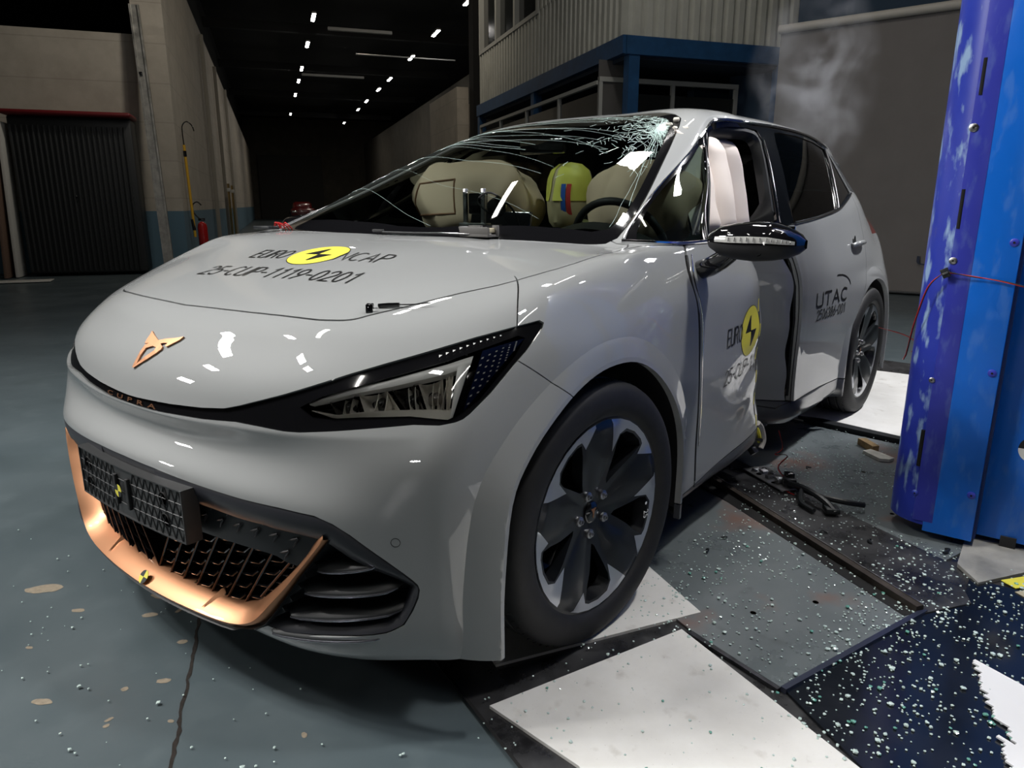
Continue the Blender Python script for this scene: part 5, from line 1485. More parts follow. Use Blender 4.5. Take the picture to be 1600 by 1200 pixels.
slab('wall_side', -9, 22, 20.7, 21, 0, 8.2, DKW)
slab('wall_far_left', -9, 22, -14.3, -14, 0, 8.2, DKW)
for A in (17, 23, 30, 38, 47, 57): slab('trim_1', A, A+.25, -1.9, 9, 7.4, 7.7, mat('roof_beam', (.02,.02,.02), .8))
# ceiling tubes
TUBE = mat('tube_light', (1,1,1), .5, emit=(1,.97,.92), emit_s=26)
FIX = mat('white_enamel', (.5,.5,.48), .5)
def tube_light(A, B, z, ln, label, first=[None]):
    o = empty('strip_light', H(A, B, z), HROT, label, 'ceiling light', 'lit strip lights along the hall ceiling')
    if first[0] is None:
        b = MB(); b.box((0,0,.03), (ln,.14,.06), bev=.01); h = b.build('housing', FIX, o); b = MB(); b.box((0,0,-.012), (ln*.96,.11,.024), bev=.008); d_ = b.build('diffuser', TUBE, o); first[0] = (h, d_)
    else:
        for c in first[0]: k = c.copy(); COL.objects.link(k); k.parent = o
    return o
LROW = [(25.8,1.71),(30.0,1.71),(35.1,1.69),(38.5,1.67),(43.2,1.65),(52,1.6)]; RROW = [(22.4,5.98),(26.7,5.92),(31.2,5.87),(36.6,5.8),(39.9,5.73),(44.4,5.65),(48.3,5.6),(56.2,5.45)]
NM = ['nearest','second','third','fourth','fifth','sixth','seventh','farthest']
for r_, (row, nm) in enumerate(((LROW,'left'), (RROW,'right'))):
    for k, (A, B) in enumerate(row): tube_light(A, B, 7.0, 1.0, 'small lit strip light on the dark ceiling, %s of the %s row of lights' % (NM[k] if k < len(row)-1 else 'farthest', nm))
for (A, B, zz, ln, lb) in ((23.5,2.9,6.2,1.9,'unlit white strip fixture near the top of the dark ceiling'),(33.5,2.9,6.5,2.6,'unlit pale fixture halfway down the dark ceiling'),(27.5,5.0,6.3,3.6,'long thin unlit rail crossing under the right row of lights')):
    o = empty('ceiling_rail' if ln > 3 else 'strip_light', H(A, B, zz), HROT, lb, 'ceiling light'); b = MB(); b.box((0,0,0), (.12 if ln < 3 else .05, ln, .09 if ln < 3 else .04), bev=.01); b.build('housing', FIX, o)
# overhead strip lights over the test lane itself (reflected in paint and glass)
for (x, y, z, rz, lb) in ((1.0,-2.2,5.6,.3,'left front'),(-2.2,-2.8,5.8,.3,'left rear'),(1.6,3.2,5.6,.3,'right front'),(-1.6,3.6,5.8,.3,'right rear'),(3.6,.4,5.6,.3,'front'),(-4.8,.4,6.0,.3,'rear')):
    o = empty('strip_light', (x,y,z), rz, 'lit strip light hung over the test lane, %s of the car' % lb, 'ceiling light', 'strip lights over the test lane')
    b = MB(); b.box((0,0,.03), (1.5,.16,.06), bev=.01); b.build('housing', FIX, o); b = MB(); b.box((0,0,-.012), (1.44,.12,.024), bev=.008); b.build('diffuser', TUBE, o)
# dark folding cupboard with a red top rail
cb = empty('folding_cabinet', H(13.55, -2.93, 0), HROT-math.pi/2, 'tall dark cabinet with ribbed folding doors and a red top edge against the block wall', 'cabinet')
CAB = mat('cabinet_grey', (.025,.027,.028), .5)
b = MB(); b.box((0,.1,1.25), (1.72,.5,2.42), bev=.03); b.build('body', CAB, cb)
b = MB()
for k in range(22): b.box((-.82+.075*k,-.165,1.2), (.034,.03,2.25), bev=.006)
b.build('folding_door', CAB, cb)
b = MB(); b.box((-.05,-.15,1.22), (.03,.06,.10), bev=.008); b.build('handle', BLACK, cb)
b = MB(); b.box((0,-.02,2.50), (1.80,.62,.075), bev=.035, seg=3); b.build('top_rail', mat('red_enamel', (.16,.012,.015), .45), cb)
# things leaning on the wall left of it
for k, (A, B, tlt, m, lb, nm) in enumerate(((13.45,-3.90,.03,mat('pale_board',(.55,.54,.50),.6),'tall pale board standing on edge beside the dark cabinet','board'),(13.3,-3.99,.05,mat('brown_board',(.16,.10,.07),.7),'thin brown board standing behind the pale board','board'))):
    o = empty('leaning_board', H(A,B,0), HROT, lb, 'board'); b = MB(); b.box((0,0,1.18), (.42,.045,2.36), rx=tlt, bev=.004); b.build('panel', m, o)
o = empty('floor_plate', H(12.5,-3.75,0), HROT, 'thin pale strip lying on the floor in front of the boards', 'strip'); b = MB(); b.box((0,0,.006), (.35,.95,.012), rz=.1, bev=.003); b.build('sheet', mat('pale_board'), o)
o = empty('dark_post', H(13.2,-4.22,0), HROT, 'dark square post leaning at the left edge of the view', 'post'); b = MB(); b.box((0,.05,1.05), (.10,.10,2.2), rx=.12, bev=.006); b.build('shaft', CAB, o)
# long aluminium channel leaning on the wall
o = empty('metal_channel', H(13.3,-1.72,0), HROT, 'long aluminium channel leaning on the block wall right of the dark cabinet', 'metal profile')
AL = mat('dull_aluminium', (.40,.39,.36), .45, metal=.85, noise_scale=8, noise_amt=.3, rough_var=.1)
b = MB(); p0, p1 = Vector((0,0,0)), Vector((.55,.16,4.25)); u = Vector((0,.075,0)); v = Vector((.035,0,0))
def chan(b, p0, p1, u, v, th=.012):
    for (a, c) in ((-u, u),):
        q = [p0-u-v, p0+u-v, p0+u+v, p0-u+v]; r = [p1-u-v, p1+u-v, p1+u+v, p1-u+v]
        vs = [b.bm.verts.new(x) for x in q+r]
        for f in ((0,1,5,4),(1,2,6,5),(3,0,4,7),(2,3,7,6),(0,3,2,1),(4,5,6,7)): b.bm.faces.new([vs[k] for k in f])
chan(b, p0, p1, u, v); chan(b, p0-v*1.2-u*.82, p1-v*1.2-u*.82, u*.18, v*.5); chan(b, p0-v*1.2+u*.82, p1-v*1.2+u*.82, u*.18, v*.5)
b.build('profile', AL, o, smooth=False); b = MB(); b.box(p0.lerp(p1,.75)+Vector((-.05,.03,0)), (.02,.05,.06), bev=.004); b.build('clip', BLACK, o)
# yellow hook pole and extinguisher on the side wall
YEL = mat('yellow_enamel', (.62,.36,.03), .4)
o = empty('hook_pole', H(14.6,-1.40,.55), HROT, 'yellow rescue pole with a black hook hung on the corner of the block wall', 'pole')
b = MB(); b.tube([(0,0,.0),(0,.03,1.62)], .024, n=14); b.build('shaft', YEL, o)
b = MB(); b.tube(rnd_outline([(0,.03,1.6),(0,.035,1.85),(0,.02,1.96),(0,-.05,2.02),(0,-.13,1.96),(0,-.16,1.86)],4), .010, n=8); b.build('hook', BLACK, o)
b = MB(); b.tube([(0,.005,.12),(0,.02,.32)], .030, n=12); b.build('grip', BLACK, o); b = MB(); b.tube([(0,.028,1.42),(0,.03,1.52)], .030, n=12); b.build('grip', BLACK, o)
o = empty('fire_extinguisher', H(14.8,-1.28,.32), HROT, 'small red fire extinguisher on the wall under the yellow pole', 'extinguisher')
b = MB(); b.lathe([(0,0),(.08,.005),(.088,.03),(.088,.40),(.075,.46),(.03,.50),(.0,.505)], n=24); b.build('cylinder', mat('extinguisher_red', (.40,.012,.012), .25, coat=1.0), o)
b = MB(); b.box((0,0,.54), (.03,.12,.05), bev=.008); b.build('valve', BLACK, o); b = MB(); b.tube(rnd_outline([(0,.02,.54),(0,.12,.66),(0,.13,.80),(0,.05,.86),(0,-.02,.80)],4), .012, n=8); b.build('hose', RUBBER, o)
# pale pilasters and bright rolled rods further down the left wall
for k, (A, z1, lb) in enumerate(((21.0,5.3,'pale upright post on the side wall nearest the camera'),(25.5,5.3,'pale upright post on the side wall behind the rolled rods'),(31,5.4,'pale upright post farthest down the side wall'))):
    o = empty('wall_post', H(A,-1.40,0), HROT, lb, 'post'); b = MB(); b.box((0,0,z1/2), (.10,.10,z1), bev=.01); b.build('shaft', mat('pale_post', (.30,.28,.24), .7), o)
for k, (A, lb) in enumerate(((22.6,'yellow'),(24.6,'yellowish'))):
    o = empty('rod_bundle', H(A,-1.15,0), HROT, 'bundle of %s rods standing by the side wall, %s one' % ('brass yellow', ('nearer','farther')[k]), 'rods'); b = MB()
    for q in range(5): b.tube([(.04*q-.08, .02*(q%2), 0), (.04*q-.08, .02*(q%2), 1.72)], .022, n=8)
    b.build('rods', mat('brass_rod', (.55,.40,.18), .3, metal=.9), o); b = MB(); b.box((0,.0,1.55), (.24,.10,.10), bev=.01); b.build('band', mat('pale_board'), o)
# parked red car at the end of the hall, its lamps catching the light
o = empty('distant_car', H(57,2.1,0), HROT, 'dark red car parked far away at the end of the hall', 'car')
b = MB(); b.box((0,0,.62), (3.9,1.75,.62), bev=.18, seg=3); b.box((.2,0,1.12), (2.1,1.5,.55), bev=.2, seg=3, taper=(.75,.85)); b.build('body', mat('dark_red_paint', (.10,.008,.008), .25, coat=1.0), o)
for y in (-.6,.6):
    b = MB(); b.box((-1.95,y,.70), (.06,.34,.14), bev=.03); b.build('headlamp', mat('far_headlamp', (.9,.9,.9), .1, metal=.9), o)
for x in (-1.25,1.25):
    for y in (-.82,.82): b = MB(); b.lathe([(0,-.1),(.31,-.1),(.31,.1),(0,.1)], c=(x,y,.31), axis='Y', n=24); b.build('wheel', RUBBER, o)
o = empty('upright_panel', H(33,7.3,3.0), HROT, 'pale upright panel on the far right-hand wall', 'panel'); b = MB(); b.box((0,0,1.1), (.1,.5,2.0)); b.build('sheet', FIX, o)
# ---- the cabin office on blue steelwork
OFF = mat('cladding_cream', (.42,.42,.37), .5, noise_scale=2, noise_amt=.12); BLU = mat('blue_steel', (.014,.060,.145), .45, noise_scale=6, noise_amt=.2); WIN = mat('office_window', (.02,.022,.022), .12, coat=.6); FRM = mat('window_frame_white', (.36,.36,.33), .5); PIP = mat('perforated_grey', (.09,.085,.08), .6)
of = empty('cabin_office', H(8.91, 4.47, 0), HROT, 'raised office cabin with cream ribbed cladding and windows on blue steelwork behind the car', 'office')
# local axes: x = hall direction, y = -B (left), so B = -y
def rib_wall(b, x0, x1, y0, y1, z0, z1, pitch=.20, depth=.045):
    L = math.hypot(x1-x0, y1-y0); n = int(L/pitch); d = Vector((x1-x0, y1-y0, 0)).normalized(); nn = Vector((-d.y, d.x, 0)); P = []
    for k in range(n):
        s = k*pitch
        for ds, o_ in ((0,0),(.32,0),(.42,1),(.90,1)): P.append(Vector((x0,y0,0)) + d*(s+ds*pitch) + nn*(depth*o_))
    P.append(Vector((x1,y1,0)))
    b.grid([[p+Vector((0,0,z)) for z in (z0, z1)] for p in P])
b = MB(); rib_wall(b, 0, 0, 0, -2.6, 3.22, 6.5, .17, -.045); b.build('cladding', OFF, of, smooth=False)
b = MB(); rib_wall(b, 6.9, 0, .0, 0, 3.22, 4.25, .17, -.045); rib_wall(b, 6.9, 3.2, 0, 0, 5.45, 6.5, .17, -.045); rib_wall(b, 3.2, 0, 0, 0, 4.25, 6.5, .17, -.045); b.build('cladding', OFF, of, smooth=False)
b = MB(); b.box((5.0,-.05,4.85), (3.7,.05,1.2)); b.build('window_pane', WIN, of, smooth=False)
for x in (3.25,4.45,5.6,6.75): b = MB(); b.box((x,.02,4.85), (.09,.09,1.3)); b.build('mullion', FRM, of, smooth=False)
b = MB(); b.box((5.0,.02,4.24), (3.6,.08,.07)); b.box((5.0,.02,5.46), (3.6,.08,.07)); b.build('window_rail', FRM, of, smooth=False)
b = MB(); b.box((3.5,-1.3,6.55), (7.0,2.7,.1)); b.build('roof', PIP, of, smooth=False)
b = MB(); b.box((3.45,.02,3.11), (7.0,.14,.22)); b.build('floor_beam', BLU, of, smooth=False); b = MB(); b.box((-.02,-1.2,3.10), (.14,2.5,.22)); b.build('floor_beam', BLU, of, smooth=False)
b = MB(); b.box((3.45,-1.2,2.98), (6.9,2.4,.06)); b.build('floor_deck', mat('deck_dark', (.02,.03,.05), .7), of, smooth=False)
for (x, y) in ((0,-.07),(3.4,0),(6.85,0),(0,-2.36)): b = MB(); b.box((x,y,1.5), (.15,.15,3.0)); b.build('column', BLU, of, smooth=False)
# glazed ground-floor booth under it
bo = D.objects.new('glazed_booth', None); link(bo, of); bo.location = (.44,.17,0)
b = MB(); b.box((0,-1.1,1.3), (.03,2.1,2.6)); b.build('front_panel', WIN, bo, smooth=False)
b = MB(); b.box((2.9,0,1.3), (5.8,.03,2.6)); b.build('side_panel', WIN, bo, smooth=False)
b = MB(); b.box((-.02,-.15,2.55), (.012,.36,.9)); b.build('louvre_panel', PIP, bo, smooth=False)
for y in (0,-.40,-1.1,-2.12): b = MB(); b.box((-.02,y,1.38), (.05,.05,2.76)); b.build('frame_upright', FRM, bo, smooth=False)
for x in (1.4,2.9,4.4,5.8): b = MB(); b.box((x,.02,1.35), (.05,.05,2.7)); b.build('frame_upright', FRM, bo, smooth=False)
b = MB(); b.box((-.02,-1.06,2.76), (.06,2.17,.06)); b.box((2.9,.02,2.72), (5.8,.06,.05)); b.build('frame_rail', FRM, bo, smooth=False)
# ---- grey roller screen behind the rear of the car
sc_ = empty('roller_screen', (-9.05, .6, 0), 0, 'large grey roller screen hanging behind the car and reaching the floor', 'screen')
SCR = mat('screen_cloth', (.20,.185,.175), .8, noise_scale=2.5, noise_amt=.06)
b = MB(); b.grid([[Vector((.012*math.sin(y*1.7)*(1-z/3.4), y, z)) for z in [.02+3.38*k/16 for k in range(17)]] for y in [-2.32+5.4*k/40 for k in range(41)]]); b.build('cloth', SCR, sc_)
b = MB(); b.tube([(.03,-2.34,3.42),(.03,3.1,3.42)], .055, n=16); b.build('roller_tube', mat('tube_cream', (.55,.52,.46), .5), sc_)
b = MB(); b.box((.02,.38,.02), (.04,5.42,.03), bev=.006); b.build('bottom_bar', SATIN, sc_)
tm = text_mesh('UTAC', .26, 1.3)
for v in tm.vertices: v.co = Vector((.03, v.co.x + -.0, v.co.y*.62 + .385))
tm.materials.append(mat('print_blue_grey', (.03,.04,.07), .7)); o = D.objects.new('printed_letters', tm); link(o, sc_); o.location = (0, -.355, 0)
b = MB(); b.box((-9.4, 1.5, 1.7+1.9), (.1, 8, 8)); 
bb = b.build('wall_screen_back', mat('blue_wall'), smooth=False); struct(bb)
# ------------------------------------------------------------------ plates and rail in the floor
def sheet(name, pts, th, m, label, cat, z=0.0, grp=None):
    """flat plate from its corners on the floor"""
    c = sum((Vector((x,y,0)) for x, y in pts), Vector())/len(pts)
    b = MB(); b.prism([(x-c.x, y-c.y) for x, y in pts], z-th, z, lambda u,v,h: Vector((u,v,h)))
    o = b.build(name, m, smooth=False); o.location = c; tag(o, label, cat, grp); return o
WPL, nt, b_, tc, mx = nmat('white_plate', (.70,.685,.65), (.80,.79,.76), 3.5, (.42,.62))
out = overlay(nt, b_, mx.outputs[2], (.36,.32,.27), 16, .60, .78, amount=.55, noise_detail=8)
out = overlay(nt, b_, out, (.30,.27,.23), 160, .70, .78, amount=.6)
PIT, nt, b_, tc, mx = nmat('pit_cover_paint', (.115,.135,.140), (.165,.185,.190), 2.4, (.22,.45))
out = overlay(nt, b_, mx.outputs[2], (.24,.085,.04), 2.6, .56, .72, amount=.85, noise_detail=9)
out = overlay(nt, b_, out, (.05,.055,.055), 9, .62, .8, amount=.7)
GLP, nt, b_, tc, mx = nmat('polished_black_sheet', (.006,.008,.012), (.012,.014,.018), 4, (.10,.20), spec=.8)
bp = nt.nodes.new('ShaderNodeBump'); bp.inputs['Strength'].default_value = .12; bp.inputs['Distance'].default_value = .003
n2 = nt.nodes.new('ShaderNodeTexNoise'); n2.inputs['Scale'].default_value = 9; nt.links.new(tc.outputs['Object'], n2.inputs['Vector']); nt.links.new(n2.outputs['Fac'], bp.inputs['Height']); nt.links.new(bp.outputs['Normal'], b_.inputs['Normal'])
DRB, nt, b_, tc, mx = nmat('dusty_black_rubber', (.012,.012,.013), (.05,.05,.052), 7, (.18,.5))
# dark base under the plates (the filled pit of the test lane)
sheet('floor_sheet', [(.30,.47),(.341,.605),(.493,.998),(.66,1.42),(.9,2.0),(.6,2.3),(-4.2,2.3),(-4.6,-1.6),(-.4,-1.6)], .008, DRB, 'black sheet covering the lane under the plates and the front wheel', 'floor sheet', z=-.004)
sheet('white_plate', [(.268,.744),(-.267,1.057),(-.408,.834),(-.55,.62),(.10,.45)], .010, WPL, 'dusty white plate under the front wheel with speckles of dirt', 'plate', z=.004)
sheet('white_plate', [(.395,.826),(-.156,1.049),(.08,1.54),(.30,1.98),(.86,1.70),(.425,1.086)], .012, WPL, 'large bright white plate at the bottom of the view', 'plate', z=.004)
sheet('white_plate', [(-2.40,.62),(-2.35,.80),(-2.289,1.226),(-2.62,1.75),(-3.9,1.5),(-3.9,.5)], .03, WPL, 'pale plate under the rear wheel', 'plate', z=.004)
sheet('plate_edge_bar', [(-2.38,.72),(-2.33,.82),(-2.26,1.235),(-2.03,1.36),(-1.98,1.56),(-2.10,1.60),(-2.30,1.30),(-2.40,.84)], .03, SATIN, 'black edging strip in front of the pale rear plate', 'edging', z=.02)
PITP = [(-.163,1.083),(-.075,1.345),(-.32,1.43),(-.657,1.552),(-1.08,.80),(-1.55,-.2),(-.75,-.45),(-.40,.60)]
sheet('pit_cover', PITP, .010, PIT, 'grey steel pit cover with rust marks between the front wheel and the dark rail', 'floor cover', z=.002)
sheet('pit_cover', [(-1.44,.85),(-1.02,1.56),(-1.30,1.66),(-1.78,1.62),(-2.22,1.28),(-2.32,.70),(-2.0,.55),(-1.62,.50)], .010, PIT, 'grey steel pit cover covered in glass crumbs behind the dark rail', 'floor cover', z=.002)
sheet('lane_strip', [(-1.20,.72),(-.64,1.56),(-.78,1.66),(-1.02,1.58),(-1.44,.86),(-1.70,.45),(-1.45,.30)], .012, DRB, 'worn black metal strip beside the dark rail', 'metal strip', z=.006)
sheet('polished_sheet', [(-.07,1.352),(-.32,1.437),(-.657,1.562),(-.80,1.64),(-.95,1.64),(-1.0,2.5),(.0,2.5),(.15,1.72),(.075,1.545)], .010, GLP, 'polished black sheet littered with glass crumbs, mirroring the blue rig', 'floor sheet', z=.003)
sheet('cover_edge_strip', [(-.070,1.338),(-.648,1.548),(-.655,1.566),(-.066,1.352)], .014, mat('dark_blue_edge', (.03,.035,.06), .3, coat=.5), 'thin raised lip between the grey pit cover and the polished black sheet', 'edging', z=.010)
sheet('cover_edge_strip', [(-.163,1.078),(-.070,1.338),(-.060,1.334),(-.150,1.066)], .012, mat('bare_dark_metal'), 'narrow dark joint between the pit cover and the large white plate', 'edging', z=.006)
# channel rail
o = empty('floor_rail', (-1.26,.66,0), 0, 'dark steel rail lying in the floor between the grey pit covers', 'rail')
p0, p1 = Vector((-1.22,.74,0)) - Vector((-1.26,.66,0)) + Vector((-.18,-.27,0))*1.0, Vector((-.640,1.548,0)) - Vector((-1.26,.66,0)); d = (p1-p0).normalized(); nn = Vector((-d.y,d.x,0))
b = MB(); 
for (o0, w_, z0, z1) in ((0,.026,-.002,.024),):
    q = [p0+nn*(o0-w_/2), p0+nn*(o0+w_/2), p1+nn*(o0+w_/2), p1+nn*(o0-w_/2)]; b.prism([(v.x, v.y) for v in q], z0, z1, lambda u,v,h: Vector((u,v,h)))
RST = mat('rail_rust', (.055,.045,.038), .55, metal=.5, noise_scale=12, noise_amt=.5)
b.build('web', RST, o, smooth=False)
b = MB(); q = [p0+nn*.010, p0+nn*.013, p1+nn*.013, p1+nn*.010]; b.prism([(v.x, v.y) for v in q], .024, .027, lambda u,v,h: Vector((u,v,h))); b.build('worn_edge', STEEL, o, smooth=False)
b = MB(); q = [p0-nn*.075, p0-nn*.016, p1-nn*.016, p1-nn*.055]; b.prism([(v.x, v.y) for v in q], .0, .0035, lambda u,v,h: Vector((u,v,h))); b.build('dark_strip', DARK, o, smooth=False)  # flat black strip along one side of the rail
# seam and crack in the painted floor
rnd = random.Random(3)
b = MB(); A, B_ = Vector((.36,-.42,0)), Vector((1.02,.56,0)); n = 70; L, R_ = [], []
dd = (B_-A).normalized(); pn = Vector((-dd.y, dd.x, 0)); off = 0
for k in range(n+1):
    off += rnd.uniform(-.0035,.0035); off *= .9; w_ = .0025 + .0035*rnd.random(); c = A.lerp(B_, k/n) + pn*off
    L.append(c+pn*w_); R_.append(c-pn*w_*rnd.uniform(.6,1.4))
b.grid([[l, r] for l, r in zip(L, R_)]); o = b.build('trim_2', mat('crack_brown', (.018,.013,.010), .9, noise_scale=80, noise_amt=.6), smooth=False); o.location = (0,0,-.0112); struct(o)
b = MB(); 
for (p, q) in (((.33,.585),(.52,1.05)),((.52,1.05),(.60,1.25))): 
    p, q = Vector(p+(0,)), Vector(q+(0,)); d = (q-p).normalized(); m_ = Vector((-d.y,d.x,0))*.004; b.poly([p-m_, p+m_, q+m_, q-m_])
o = b.build('trim_3', DARK, smooth=False); o.location = (0,0,-.003); struct(o)
# bare concrete showing through chipped paint
CH = mat('bare_concrete', (.27,.225,.165), .8, noise_scale=60, noise_amt=.2)
for k, (px, py, rx, ry, a) in enumerate(((.792,-.583,.056,.024,1.45),(.784,-.376,.018,.010,1.3),(.608,-.27,.026,.009,.9),(.671,-.19,.022,.012,1.5),(.682,.007,.013,.009,1.4),(.793,.125,.018,.009,1.4),(1.005,-.028,.026,.010,1.2),(.939,-.288,.010,.006,1),(.866,.08,.009,.008,.5),(.937,.159,.005,.010,.6),(.95,.175,.006,.007,.6),(.855,.275,.008,.005,1),(.608,-.146,.007,.014,1.0),(1.12,.22,.012,.006,1.2),(.70,.55,.010,.006,.3))):
    if rx == 0: continue
    pts = []
    for q in range(26):
        t = 2*math.pi*q/26; r = 1 + .22*noise.noise(Vector((math.cos(t)*1.6+k*7, math.sin(t)*1.6, 0))) + .08*noise.noise(Vector((math.cos(t)*5+k*7, math.sin(t)*5, 3)))
        x, y = rx*r*math.cos(t), ry*r*math.sin(t); pts.append((px + x*math.cos(a+.9)-y*math.sin(a+.9), py + x*math.sin(a+.9)+y*math.cos(a+.9)))
    b = MB(); b.poly([(x,y,0) for x,y in pts]); o = b.build('trim_4', CH, smooth=False, recalc=False); o.location = (0,0,-.0112); struct(o)
# ------------------------------------------------------------------ blue pole rig
def rig_mat(name, c1, c2, wear_amt, wear_col=(.42,.62,.78)):
    m, nt, b, tc, mx = nmat(name, c1, c2, 2.0, (.28,.42))
    mp = nt.nodes.new('ShaderNodeMapping'); mp.inputs['Scale'].default_value = (1,1,.35); nt.links.new(tc.outputs['Object'], mp.inputs['Vector'])
    o1 = overlay(nt, b, mx.outputs[2], wear_col, 30, .53, .66, vec=mp.outputs[0], amount=wear_amt*.9, noise_detail=9)
    o2 = overlay(nt, b, o1, (.30,.24,.15), 9, .66, .80, vec=mp.outputs[0], amount=wear_amt*.8, noise_detail=9)
    return m
BLUE_P = rig_mat('pole_blue_scuffed', (.022,.035,.36), (.03,.06,.46), .75); BLUE_S = rig_mat('pole_blue', (.035,.045,.42), (.045,.06,.48), .12); BLUE_L = rig_mat('rig_blue', (.002,.150,.70), (.004,.165,.78), .10); BLUE_D = mat('rig_joint_dark', (.003,.02,.12), .4)
rg = empty('pole_rig', (-1.30,1.483,0), 0, 'tall bright blue impact rig with scuffed dark blue rounded nose, right of the car', 'impact rig')
# nose: half cylinder of the pole
b = MB(); rows = []
for k in range(33):
    a = math.pi + math.pi*k/32   # from -x through -y to +x
    rows.append([Vector((.127*math.cos(a), .127*math.sin(a), z)) for z in [.05+.01*0 + 2.9*q/24 for q in range(25)]])
rows = [[Vector((-.127,.30,p.z)) for p in rows[0]]] + rows
b.grid(rows); b.bm.faces.new([b.bm.verts.new(r[0]) for r in rows][::-1]); 
b.build('pole_nose', BLUE_P, rg, angle=60)
b = MB(); b.box((.128,-.010,1.50), (.006,.060,2.87), bev=.001); b.build('nose_cheek', BLUE_S, rg)
b = MB(); b.box((.066,.065,1.48), (.128,.145,2.90), bev=.003); b.build('front_plate', BLUE_L, rg)
b = MB(); b.box((.055,.140,1.49), (.13,.012,2.90)); b.build('plate_joint', BLUE_D, rg)
b = MB(); b.box((.0,.85,1.49), (.10,1.42,2.92), bev=.003); b.build('carriage_plate', BLUE_L, rg)
b = MB(); b.box((-.85,.80,1.5), (1.55,1.50,2.9)); b.build('carriage_shade_block', BLUE_D, rg, smooth=False)  # unseen body, enlarged to shade front door and fender from the rear flood
# long slots and bolts in the cheek
def slot(y, z0, z1, x=.1315):
    b = MB(); b.tube([(x-.004,y,z0),(x-.004,y,z1)], .0062, n=12); b.build('slot', DARK, rg); b = MB(); b.tube([(x-.001,y+.001,z0+.008),(x-.001,y+.001,z1-.008)], .0022, n=8); b.build('slot_rod', STEEL, rg)
def bolt(y, z, x, r, m=STEEL, hole=True):
    b = MB(); b.lathe([(0,.004),(r*.55,.004),(r,.0015),(r,-.002)], c=(x,y,z), axis='X', n=28); o = b.build('bolt', m, rg)
    if hole: b = MB(); b.lathe([(0,.0048),(r*.3,.0048),(r*.3,.003)], c=(x,y,z), axis='X', n=6); b.build('socket', DARK, o)
slot(-.028, 1.437, 1.540); slot(-.034, 1.047, 1.166); slot(-.046, .258, .385)
bolt(-.032, 1.345, .132, .0125); bolt(-.034, .948, .132, .011); bolt(-.043,.559,.132,.009); bolt(-.044,.161,.132,.010,BLUE_P)
for z in (1.009,.605,.192): bolt(.117, z, .131, .012, BLUE_S); 
for z in (1.05,.35): bolt(.26, z, .051, .011, BLUE_S)
# round two-colour camera target
for q, col in enumerate((CHALK, INK, CHALK, INK)):
    b = MB(); P = [Vector((.0535,.262,.357))] + [Vector((.0535,.262+.045*math.cos(math.radians(90*q+90*k/10)), .357+.045*math.sin(math.radians(90*q+90*k/10)))) for k in range(11)]
    b.poly(P); b.build('camera_target', col, rg, smooth=False, recalc=False)
# feet under the rig
for (x, y, sx, sy, z, sz, nm) in ((.07,.075,.02,.025,.015,.04,'lug'),(.01,.235,.09,.045,.022,.05,'foot'),(.03,.80,.2,.12,.02,.05,'foot')):
    b = MB(); b.box((x,y,z), (sx,sy,sz), bev=.002); b.build(nm, MATTE, rg)
# pale ledge behind the rig foot
sheet('floor_ledge', [(-1.02,1.60),(-.92,1.665),(-1.12,1.80),(-1.5,2.6),(-3.0,2.6),(-2.2,1.6),(-1.72,1.56),(-1.30,1.60)], .012, nmat('dusty_steel', (.20,.20,.19), (.38,.37,.34), 6, (.3,.6))[0], 'dusty grey steel ledge on the floor under the blue rig', 'floor plate', z=.010)
# red and black sensor wire with its small black clamp
cl = empty('wire_clamp', (-1.168,1.435,.910), 0, 'small black clamp holding a red wire on the blue pole nose', 'clamp')
b = MB(); b.box((.012,0,0), (.018,.022,.030), rx=.5, bev=.002); b.build('body', SATIN, cl); b = MB(); b.box((.022,.0,.0), (.004,.016,.006), rx=.5); b.build('edge', STEEL, cl)
WR = mat('red_wire', (.50,.02,.02), .4); WB = mat('black_wire', (.012,.012,.012), .4)
def wire(pts, label, r=.0016, twin=True, name='sensor_wire'):
    P = rnd_outline([Vector(p) for p in pts], 8); c = Vector(pts[0]); o = empty(name, c, 0, label, 'wire')
    b = MB(); b.tube([p-c for p in P], r, n=6); b.build('red_strand', WR, o)
    if twin:
        b = MB(); b.tube([p-c+Vector((.002*math.sin(i*.35), .0022, .0022*math.cos(i*.35))) for i, p in enumerate(P)], r, n=6); b.build('black_strand', WB, o)
    return o
wire([(-1.150,1.440,.912),(-1.155,1.50,.905),(-1.158,1.58,.893),(-1.16,1.70,.868),(-1.20,1.85,.84)], 'red and black wire running from the clamp across the blue rig to the right')
wire([(-1.152,1.425,.905),(-1.165,1.39,.86),(-1.20,1.362,.74),(-1.28,1.342,.64),(-1.34,1.330,.60),(-1.335,1.325,.585)], 'red and black wire hanging from the clamp down the side of the blue pole')
wire([(-1.36,1.345,.612),(-1.60,1.33,.60),(-2.05,1.22,.56),(-2.6,1.02,.50)], 'thin red wire stretched from the blue pole to the rear wheel', r=.0013)
wire([(-1.50,.875,.19),(-1.49,.90,.12),(-1.46,.88,.095),(-1.46,.93,.10),(-1.45,.90,.04),(-1.34,1.00,.012),(-1.37,.95,.010),(-1.36,.93,.008),(-1.30,.985,.008),(-1.275,1.02,.010)], 'red wire hanging out of the crushed sill and coiled on the floor')
